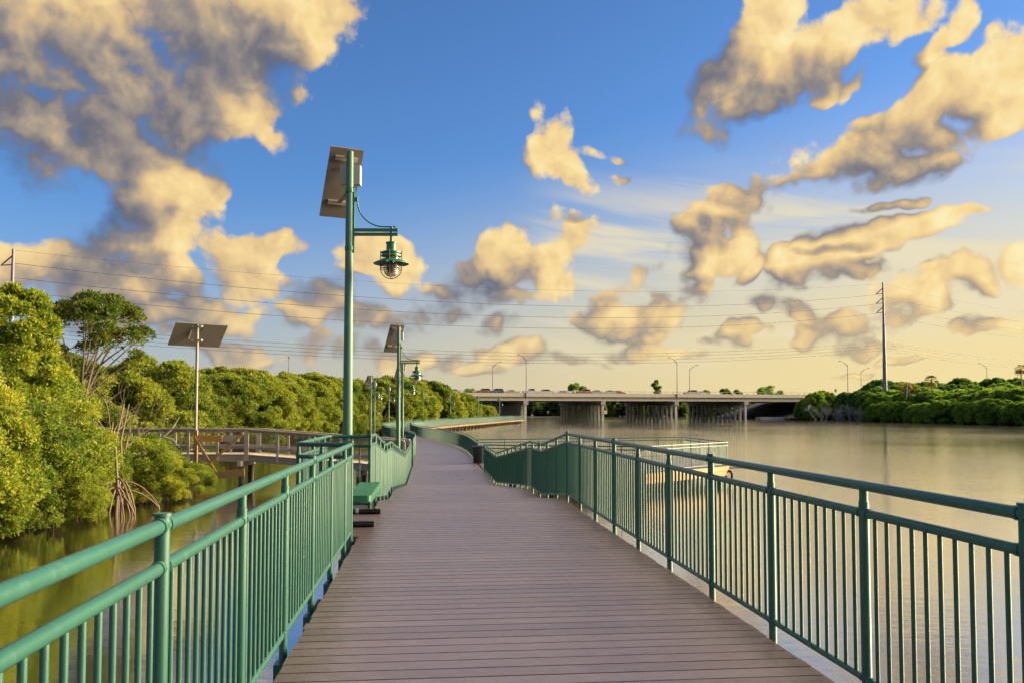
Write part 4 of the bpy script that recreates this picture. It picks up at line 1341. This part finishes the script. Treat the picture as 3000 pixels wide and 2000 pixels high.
def crown_points(rg, H, Rr, nlobe, nros, zlo=.12, lobe=(.14, .24), top=.5, fill=.25, flat=1.0):
    """lobed dome: rosette centres and outward directions"""
    a = rg.uniform(0, 2 * np.pi, nlobe)
    u = rg.uniform(0, 1, nlobe)
    z = zlo + (1 - zlo) * u ** .8
    prof = np.sqrt(np.clip(1 - np.clip((z - top) / (1 - top), -1, 1) ** 2 * np.where(z > top, 1, .25), 0.02, 1))
    rr = prof * rg.uniform(.55, 1.0, nlobe) ** .5
    lc = np.stack([np.cos(a) * rr * Rr, np.sin(a) * rr * Rr, z * H * .93], 1)
    lr = rg.uniform(lobe[0], lobe[1], nlobe) * min(H, 2 * Rr) * flat
    k = rg.integers(0, nlobe, nros)
    dr = rg.normal(size=(nros, 3))
    ax = lc[k] - np.array([0, 0, H * .4]); ax /= np.linalg.norm(ax, axis=1, keepdims=True) + 1e-6
    dr = dr + ax * .9 + np.array([0, 0, .35])
    dr /= np.linalg.norm(dr, axis=1, keepdims=True)
    rad = np.where(rg.uniform(size=nros) < fill, rg.uniform(.2, .8, nros), rg.uniform(.8, 1.05, nros))
    c = lc[k] + dr * (lr[k] * rad)[:, None] * np.array([1, 1, .78])
    ok = c[:, 2] > zlo * H * .6
    return c[ok], dr[ok], lc

def stems(lc, rg, n, r0, m, name, base_r=.35, twig=.5):
    mb = MB()
    idx = rg.permutation(len(lc))[:n]
    for i in idx:
        a = rg.uniform(0, 6.28)
        b = Vector((math.cos(a) * base_r * rg.uniform(0, 1), math.sin(a) * base_r * rg.uniform(0, 1), -.3))
        e = Vector(lc[i].tolist())
        mid = b.lerp(e, .45) + Vector((rg.uniform(-.2, .2), rg.uniform(-.2, .2), .25 * e.z * .4))
        m2 = b.lerp(e, .75) + Vector((rg.uniform(-.25, .25), rg.uniform(-.25, .25), .12 * e.z))
        e2 = e * 1.0 + (e - m2) * .35
        mb.tube([b, mid, m2, e2], [r0, r0 * .7, r0 * .42, r0 * .12], 6)
        for k in range(3):
            q = m2.lerp(e2, rg.uniform(0, .9)); dd = Vector(rg.normal(size=3).tolist()); dd.normalize()
            mb.tube([q, q + dd * twig * .5 + Vector((0, 0, .1)), q + dd * twig], [r0 * .22, r0 * .15, r0 * .06], 4)
    return mb.mesh(name, m, 60)

VAR = {}
def variant(key, seed, H, Rr, nlobe, nros, per, L, Wd, m, barkm, nst=9, r0=.07, **kw):
    rg = np.random.default_rng(seed)
    c, d, lc = crown_points(rg, H, Rr, nlobe, nros, **kw)
    VAR.setdefault(key, []).append((leaf_object('crown', c, d, rg, per, L, Wd, m), stems(lc, rg, nst, r0, barkm, 'trunk')))
for i in range(4):
    variant('near', 20 + i, 4.6, 2.7, 95, 10500, 6, .118, .052, M['leaf_near'], M['bark'], nst=16, r0=.05, zlo=.05, lobe=(.07, .16), top=.45)
for i in range(4):
    variant('mid', 40 + i, 6.0, 3.3, 100, 9500, 6, .175, .085, M['leaf_mid'], M['bark'], nst=14, r0=.07, zlo=.04, lobe=(.06, .14), top=.5)
for i in range(3):
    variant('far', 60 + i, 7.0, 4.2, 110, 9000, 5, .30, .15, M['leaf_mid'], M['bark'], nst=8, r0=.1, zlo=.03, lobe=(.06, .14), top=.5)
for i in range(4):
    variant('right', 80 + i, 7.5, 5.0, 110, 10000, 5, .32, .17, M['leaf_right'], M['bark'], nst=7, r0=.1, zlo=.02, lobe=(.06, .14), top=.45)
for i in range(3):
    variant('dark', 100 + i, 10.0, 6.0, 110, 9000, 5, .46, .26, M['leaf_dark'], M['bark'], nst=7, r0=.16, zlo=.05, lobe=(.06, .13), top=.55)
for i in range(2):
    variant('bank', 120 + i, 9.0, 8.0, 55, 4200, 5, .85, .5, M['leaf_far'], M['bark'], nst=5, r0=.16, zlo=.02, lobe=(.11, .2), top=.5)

trng = random.Random(77)
def seen(px, Y): return (px - 1176) / F * Y
def tree(key, x, y, label, group, name='mangrove_tree', H=None, rs=1.0, v=None, z=0.05, cat='tree'):
    vs = VAR[key]
    c, s_ = vs[trng.randrange(len(vs)) if v is None else v]
    t = thing(name, label, cat, (x, y, z), trng.uniform(0, 6.28), group)
    base = {'near': 4.6, 'mid': 6.0, 'far': 7.0, 'right': 7.5, 'dark': 10.0, 'bank': 9.0}[key]
    k = 1.0 if H is None else H / base
    t.scale = (k * rs, k * rs, k)
    link('crown', c, t)
    link('trunk', s_, t)
    return t

# left foreground bank
spots = [(-14.4, 19.6, 4.4, 1.0, 'mangrove hanging lowest over the water at the left edge of the view'), (-13.9, 22.2, 3.6, 1.0, 'bright mangrove overhanging the water just left of the red prop roots'),
         (-14.6, 24.4, 4.2, 1.0, 'rounded mangrove above and left of the red prop roots'), (-13.9, 26.9, 2.5, 1.0, 'mangrove filling the dark gap behind the red prop roots'),
         (-13.2, 29.0, 2.2, 1.15, 'low mangrove right of the prop roots, leaves touching the water'), (-13.0, 31.2, 1.45, 1.3, 'lowest mangrove at the tip of the left bank, before the braced frame'),
         (-14.8, 27.9, 2.5, 1.0, 'mangrove below the umbrella crowned tree, behind the prop roots'), (-15.6, 21.0, 5.2, .85, 'mangrove under the tall tree at the left edge'),
         (-17.0, 25.0, 5.2, .95, 'mangrove in the second row of the left bank, beside the edge tree'), (-16.2, 30.4, 2.6, 1.1, 'mangrove at the foot of the umbrella crowned tree'),
         (-14.2, 32.2, 2.1, 1.1, 'low mangrove in front of the left part of the footbridge handrail'), (-18.6, 28.5, 5.2, 1.0, 'mangrove behind the umbrella crowned tree on its left'),
         (-19.5, 32.0, 3.6, 1.0, 'mangrove hiding the left end of the footbridge'), (-16.5, 17.2, 4.6, 1.0, 'mangrove cut by the lower left border above the water'),
         (-12.0, 30.6, 1.25, 1.3, 'small mangrove reaching farthest out over the water, below the braced frame'), (-12.4, 29.2, 1.5, 1.25, 'small mangrove between the prop roots and the tip of the left bank'), (-12.9, 23.4, 1.9, 1.2, 'low bright mangrove skirt just left of the red prop roots'),
         (-19.6, 22.0, 5.8, .9, 'mangrove in the back row at the left edge'), (-21.5, 31.0, 5.2, 1.0, 'mangrove in the back row left of the umbrella crowned tree')]
for i, (x, y, h, rs, lab) in enumerate(spots):
    tree('near', x, y, lab, 'mangroves of the left foreground bank', H=h, rs=rs)
def where_left(x, y):
    px = 1176 + F * x / y
    return ('left of the umbrella crowned tree' if px < 150 else 'between the umbrella crowned tree and the solar panel post' if px < 440 else 'right behind the solar panel post' if px < 560 else 'midway between the solar panel post and the nearest lamp' if px < 720 else 'behind the nearest lamp pole')
# mangroves behind the footbridge
for i in range(44):
    for _ in range(20):
        x = trng.uniform(-62, -19); y = trng.uniform(42, 108)
        if x < -22.5 + (y > 88) * 1.5 and x > -y * .66: break
    tree('mid', x, y, ('front ' if y < 56 else 'middle ' if y < 80 else 'rear ') + 'mangrove behind the footbridge, ' + where_left(x, y), 'mangroves behind the footbridge', H=trng.uniform(5.6, 7.4), rs=trng.uniform(.9, 1.15))
for (x, y, h) in ((-23.5, 50, 5.2), (-23.5, 58, 5.6), (-24.0, 66, 5.8), (-23.2, 74, 6.0), (-22.8, 81, 6.2), (-22.2, 88, 6.4), (-21.8, 95, 6.6), (-21.5, 101, 6.8), (-21.0, 107, 7.0), (-26, 44, 5.8), (-30, 41, 6.2), (-35, 43, 6.6), (-23, 41.5, 4.6), (-20.5, 40.5, 3.6)):
    tree('mid', x, y, ('front ' if y < 56 else 'middle ' if y < 80 else 'rear ') + 'mangrove behind the footbridge, ' + where_left(x, y), 'mangroves behind the footbridge', H=h, rs=1.0)
# along the far walk up to the bridge
pts = [(-19, 116), (-18, 124), (-17.5, 132), (-16, 140), (-15.2, 148), (-13.5, 158), (-12.2, 167), (-11, 176), (-9.8, 186), (-9, 196), (-8.2, 206), (-7.6, 216), (-7.2, 228), (-6.6, 240), (-12, 214), (-14, 232), (-17, 200), (-20, 180), (-22, 160), (-25, 140), (-26, 122), (-30, 150), (-30, 175), (-32, 205), (-24, 235), (-36, 130), (-42, 118), (-45, 150), (-50, 180), (-60, 130), (-70, 150), (-80, 120), (-64, 105)]
for i, (x, y) in enumerate(pts):
    hh = trng.uniform(6.6, 8.2) if y < 150 else trng.uniform(6.2, 7.6)
    if y > 160 and x > -16: hh = 6.6 if y < 180 else 5.4
    if y > 185 and x > -11: hh = 4.3
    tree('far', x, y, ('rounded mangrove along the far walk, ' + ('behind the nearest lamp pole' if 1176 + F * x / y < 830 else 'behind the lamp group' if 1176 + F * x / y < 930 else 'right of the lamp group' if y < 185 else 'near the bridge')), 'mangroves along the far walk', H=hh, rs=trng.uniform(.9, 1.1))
# far bank seen under the bridge
for i in range(34):
    x = -40 + i * 9.5 + trng.uniform(-2, 2)
    y = 395 + max(0, (x + 20)) * .33 + trng.uniform(0, 10)
    if -60 < x < 300:
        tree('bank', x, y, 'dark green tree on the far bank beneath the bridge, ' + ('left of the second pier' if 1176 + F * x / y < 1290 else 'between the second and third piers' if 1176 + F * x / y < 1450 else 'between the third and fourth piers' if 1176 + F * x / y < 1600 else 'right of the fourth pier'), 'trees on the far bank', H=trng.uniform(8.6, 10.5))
# right shore
RB = []
for px in range(2012, 2440, 19):
    f_ = min(1.0, max(0.0, (px - 2012) / 340.0))
    Yw = 232 - 60 * f_ + trng.uniform(-2, 2)
    RB.append((px, Yw, 5.2, 'low bright green bush at the waterline of')); RB.append((px + 9, Yw + 9, 7.4, 'second row bright green bush of')); RB.append((px, Yw + 19, 8.6, 'back row bright green bush of'))
def where_right(px):
    return ('left of the power pole' if px < 2025 else 'below the tall power pole' if px < 2075 else 'below the yellowing palms' if px < 2170 else 'right of the palms' if px < 2225 else 'below the road lights' if px < 2290 else 'at the right edge')
for px, Y, h, row in RB:
    tree('right', seen(px, Y), Y, row + ' the right shore, ' + where_right(px), 'green bushes of the right shore', 'mangrove_bush', H=h * trng.uniform(.9, 1.1), rs=trng.uniform(.8, 1.0))
for px, Y, h in [(p, 262 + (p % 3) * 5, 12.0) for p in range(1945, 2440, 26)] + [(p, 254, 10.4) for p in range(1990, 2440, 34)]:
    k = .72 if px < 1975 else .9 if px < 2010 else 1.0
    tree('dark', seen(px, Y), Y, 'dark green tree behind the right shore, ' + where_right(px), 'dark trees behind the right shore', 'broadleaf_tree', H=h * k * trng.uniform(.93, 1.08), rs=.8)
for px, Y, h, lab in ((1848, 270, 6.4, 'leftmost fresh green bush, against the end of the bridge'), (1872, 268, 8.8, 'fresh green bush behind the channel marker'), (1893, 270, 9.2, 'tallest fresh green bush at the bridge end, right of the channel marker'), (1915, 268, 7.6, 'fresh green bush below the pair of road lights'), (1936, 266, 7.0, 'fresh green bush behind the middle bare grey bush'), (1960, 262, 6.6, 'fresh green bush between the middle and rightmost bare grey bushes'), (1985, 258, 7.2, 'fresh green bush behind the rightmost bare grey bush'), (1860, 263, 4.2, 'low green bush at the waterline left of the channel marker')):
    tree('right', seen(px, Y), Y, lab, 'bushes at the bridge end', 'bush', H=h, rs=.75)

# umbrella shaped tree and tall trees of the left edge
def big_tree(x, y, H, Rr, label, seed, zlo=.35, nlobe=40, nros=5200, top=.7, lean=(0, 0), L=.13, fork=.5, r0=.10, nbr=16, m=None):
    rg = np.random.default_rng(seed)
    c, d, lc = crown_points(rg, H, Rr, nlobe, nros, zlo=zlo, lobe=(.08, .13), top=top, fill=.2)
    def bend(p): return p + (p[:, 2:3] / H) ** 1.5 * np.array([[lean[0], lean[1], 0]])
    c = bend(c); lc = bend(lc)
    t = thing('mangrove_tree', label, 'tree', (x, y, .05), 0, None)
    link('crown', leaf_object('crown', c, d, rg, 6, L, .06, m or M['leaf_tree']), t)
    mb = MB()
    f_ = Vector((lean[0] * fork ** 1.5, lean[1] * fork ** 1.5, H * fork))
    mb.tube([(0, 0, -.3), (.12, .05, H * fork * .5), f_], [r0, r0 * .85, r0 * .7], 8)
    for i in rg.permutation(len(lc))[:nbr]:
        e = Vector(lc[i].tolist()); st = Vector((.06, .02, 0)).lerp(f_, float(rg.uniform(.55, 1.0)))
        m_ = st.lerp(e, .5) + Vector((rg.uniform(-.15, .15), rg.uniform(-.15, .15), .15))
        mb.tube([st, m_, e + (e - m_) * .05], [r0 * .45, r0 * .28, r0 * .08], 6)
        for k in range(4):
            q = m_.lerp(e, rg.uniform(0, 1)); dd = Vector(rg.normal(size=3).tolist()).normalized()
            mb.tube([q, q + dd * .3 + Vector((0, 0, .05)), q + dd * .55], [r0 * .12, r0 * .08, r0 * .03], 4)
    mb.build('trunk', M['bark'], t, 60)
big_tree(-15.9, 30.0, 7.55, 1.9, 'slender mangrove with an umbrella crown standing above the left thicket', 5, zlo=.70, top=.86, lean=(.7, 0), nlobe=44, nros=3000, fork=.60)
big_tree(-14.3, 23.5, 6.9, 1.35, 'tall leafy mangrove at the far left edge of the view', 6, zlo=.10, top=.75, nlobe=90, nros=9500, fork=.2, nbr=7, m=M['leaf_near'])
big_tree(-16.6, 27.6, 5.6, 1.9, 'mangrove between the tall edge tree and the umbrella crowned one', 7, zlo=.05, top=.7, nlobe=90, nros=8500, fork=.2, nbr=7, m=M['leaf_near'])

# prop roots and bare branches of the near bank
def prop_roots(x, y, seed, label):
    rg = random.Random(seed)
    t = thing('mangrove_stump', label, 'roots', (x, y, 0))
    for k in range(9):
        a = rg.uniform(-2.6, .5); rr = rg.uniform(.5, 1.15); h = rg.uniform(.6, 1.15)
        pts = [(0.1 * math.cos(a), .1 * math.sin(a), h)]
        for u in (.3, .55, .8, 1.0, 1.12):
            pts.append((rr * u * math.cos(a), rr * u * math.sin(a), h * (1 + .25 * u - 1.15 * u * u) - .0))
        pts[-1] = (pts[-1][0], pts[-1][1], -.5)
        MB().tube(pts, [.036, .032, .028, .026, .024, .020], 7).build('prop_root', M['root'] if k % 2 else M['bark'], t, 60)
    MB().tube([(0, 0, -.3), (.05, 0, .9), (-.1, .1, 2.2), (.1, .2, 3.4)], [.05, .045, .035, .02], 8).build('trunk', M['bark'], t, 60)
prop_roots(-12.1, 25.4, 1, 'red arching prop roots at the waterline in the gap of the left mangroves')
prop_roots(-12.5, 26.6, 2, 'grey arching prop roots just behind the red ones at the waterline')

def dead_branches(name, label, cat, loc, seed, n, H, Rr, r0, m, group=None, bias=(0, 0, .5), depth=3):
    rg = random.Random(seed)
    mb = MB()
    def grow(p, d, L, r, lev):
        q = p + d * L * .5 + Vector((rg.uniform(-1, 1), rg.uniform(-1, 1), rg.uniform(-.5, .8))) * L * .10
        e = q + (d + Vector((rg.uniform(-.4, .4), rg.uniform(-.4, .4), rg.uniform(-.2, .4)))).normalized() * L * .5
        mb.tube([p, q, e], [r, r * .8, r * .55], 5 if lev else 6)
        if lev < depth:
            for k in range(rg.choice((2, 3, 3))):
                st = q.lerp(e, rg.uniform(0, 1))
                nd = (d + Vector((rg.uniform(-1, 1), rg.uniform(-1, 1), rg.uniform(-.6, .9)))).normalized()
                grow(st, nd, L * rg.uniform(.5, .75), r * .55, lev + 1)
    for k in range(n):
        a = rg.uniform(0, 6.28)
        b = Vector((rg.uniform(-1, 1) * Rr * .5, rg.uniform(-1, 1) * Rr * .3, -.2))
        d = Vector((math.cos(a) * .8 + bias[0], math.sin(a) * .5 + bias[1], .55 + bias[2])).normalized()
        grow(b, d, H * rg.uniform(.4, .6), r0, 0)
    t = thing(name, label, cat, loc, 0, group)
    mb.build('branches', m, t, 60)
    return t
dead_branches('bare_bush', 'bare grey bush nearest the channel marker on the right shore', 'bush', (seen(1893, 259), 259, 0), 3, 12, 5.4, 6, .09, M['deadwood'])
dead_branches('bare_bush', 'bare grey bush right of the one beside the channel marker', 'bush', (seen(1940, 254), 254, 0), 4, 12, 5.6, 6, .09, M['deadwood'])
dead_branches('bare_bush', 'rightmost bare grey bush next to the bright green mangroves', 'bush', (seen(1985, 246), 246, 0), 5, 12, 5.0, 5, .09, M['deadwood'])
dead_branches('bare_shrub', 'bare twiggy shrub among the mangroves left of the lamp row', 'shrub', (-21.0, 92, 0), 6, 9, 5.0, 2.5, .06, M['bark'])
dead_branches('bare_shrub', 'pale bare twigs sticking out above the left foreground mangroves', 'shrub', (-14.0, 27.8, 1.2), 8, 5, 3.4, 1.2, .035, M['bark'])
dead_branches('bare_shrub', 'bare twigs beside the solar panel post below its pole', 'shrub', (-13.9, 33.0, .3), 12, 4, 2.0, 1.2, .022, M['deadwood'])
t = thing('bare_limb', 'pale dead limb arching up in front of the footbridge handrail', 'branch', (-14.6, 32.5, 1.3))
MB().tube([(0, 0, 0), (.35, 0, .55), (.9, 0, .85), (1.25, 0, 1.15), (1.55, .05, 1.65)], [.06, .05, .045, .035, .015], 8).tube([(.9, 0, .85), (1.3, 0, .75), (1.6, 0, .45)], [.03, .02, .008], 6).tube([(1.25, 0, 1.15), (1.7, 0, 1.25), (2.0, 0, 1.2)], [.025, .016, .006], 6).build('branches', M['deadwood'], t, 60)

# trees and palms standing beyond the bridge rail
def small_crown_tree(x, y, z0, H, Rr, seed, label, m=None, zlo=.5, name='tree', L=.7):
    rg = np.random.default_rng(seed)
    c, d, lc = crown_points(rg, H, Rr, 16, 620, zlo=zlo, lobe=(.12, .2), top=.75)
    t = thing(name, label, 'tree', (x, y, z0), 0)
    link('crown', leaf_object('crown', c, d, rg, 5, L, L * .55, m or M['leaf_dark']), t)
    link('trunk', stems(lc, rg, 9, .18, M['bark'], 'trunk', base_r=.2, twig=1.2), t)
small_crown_tree(seen(1325, 330), 330, 2, 11.5, 3.4, 31, 'round topped tree rising behind the bridge left of the middle', zlo=.55)
small_crown_tree(seen(1078, 330), 330, 2, 9.4, 2.6, 32, 'small tree top behind the bridge between the leftmost cars', zlo=.5)
small_crown_tree(seen(1620, 350), 350, 2, 9.6, 1.6, 33, 'small round tree top behind the bridge right of the middle light poles', zlo=.5)
small_crown_tree(seen(1662, 350), 350, 2, 10.0, 2.6, 34, 'bushy tree top behind the bridge above the fourth pier', zlo=.5, m=M['leaf_far'])
small_crown_tree(seen(1690, 350), 350, 2, 9.4, 2.4, 35, 'lower bushy tree top just right of the fourth pier', zlo=.5, m=M['leaf_far'])
small_crown_tree(seen(1772, 345), 345, 2, 10.9, 4.6, 36, 'spreading tree top behind the right end of the bridge', zlo=.5, m=M['leaf_right'])
small_crown_tree(seen(1507, 350), 350, 2, 14.2, 1.7, 37, 'thin ragged pine behind the bridge left of the middle light poles', zlo=.62, name='pine_tree', L=.6)
dead_branches('dead_snag', 'thin bare snag behind the bridge beside the ragged pine', 'snag', (seen(1530, 350), 350, 8), 9, 1, 11, .2, .18, M['rustpole'], bias=(-.6, 0, 2.5), depth=1)
small_crown_tree(seen(962, 260), 260, 1, 12.6, 2.6, 38, 'thin tree rising above the mangrove belt right of the lamp group', zlo=.55, m=M['leaf_far'], L=.5)
small_crown_tree(seen(893, 240), 240, 1, 12.0, 3.2, 39, 'airy tree top above the mangrove belt left of the second lamp', zlo=.6, m=M['leaf_far'], L=.5)

def palm(x, y, H, seed, label):
    rg = random.Random(seed)
    t = thing('palm_tree', label, 'palm', (x, y, 0), 0, 'palms on the right shore')
    MB().tube([(0, 0, 0), (.2, 0, H * .5), (0, 0, H)], [.26, .22, .18], 8).build('trunk', M['palmtrunk'], t, 50)
    for k in range(26):
        a = rg.uniform(0, 6.28); e = rg.uniform(-.9, 1.1)
        d = Vector((math.cos(a) * math.cos(e), math.sin(a) * math.cos(e), math.sin(e)))
        mb = MB()
        st = Vector((0, 0, H)); hub = st + d * 1.1
        mb.bar(st, hub, .05, .03)
        sd = d.cross(Vector((0, 0, 1))); sd = sd.normalized() if sd.length > .01 else Vector((1, 0, 0))
        upv = sd.cross(d)
        for j in range(9):
            b = R(-75 + j * 18.75)
            q = d * math.cos(b) + sd * math.sin(b)
            tip = hub + q * 1.15 - Vector((0, 0, .25 + .1 * abs(j - 4)))
            w = upv.cross(q).normalized() * .09
            mb.add([hub, hub + q * .6 + w, tip, hub + q * .6 - w], [(0, 1, 2, 3)])
        mb.build('frond', M['palm'], t)
palm(seen(2078, 229), 229, 9.6, 1, 'yellowing palm below the tall power pole, leftmost of three')
palm(seen(2098, 230), 230, 8.6, 2, 'yellowing palm in the middle of the three on the right shore')
palm(seen(2140, 227), 227, 11.2, 3, 'yellowing palm standing highest and rightmost of three on the right shore')
palm(seen(2346, 250), 250, 15.5, 4, 'dark palm top at the right edge of the view above the trees')
t = thing('dead_palm', 'bare grey headless palm standing among the yellowing palms', 'palm', (seen(2083, 226), 226, 0))
MB().tube([(0, 0, 0), (.2, 0, 5), (-.1, 0, 7.5), (.15, 0, 10.4)], [.28, .24, .2, .12], 8).build('trunk', M['deadwood'], t, 50)

# thin mast above the left trees
t = thing('mast', 'thin distant mast above the trees on the left', 'mast', (seen(663, 300), 300, 5))
MB().cyl((0, 0, 0), (0, 0, 17.0), .22, .14, 8).build('pole', M['rustpole'], t, 40)
MB().box((0, 0, 17.2), (.5, .5, .5)).build('lantern', M['rustpole'], t)
wbay2()
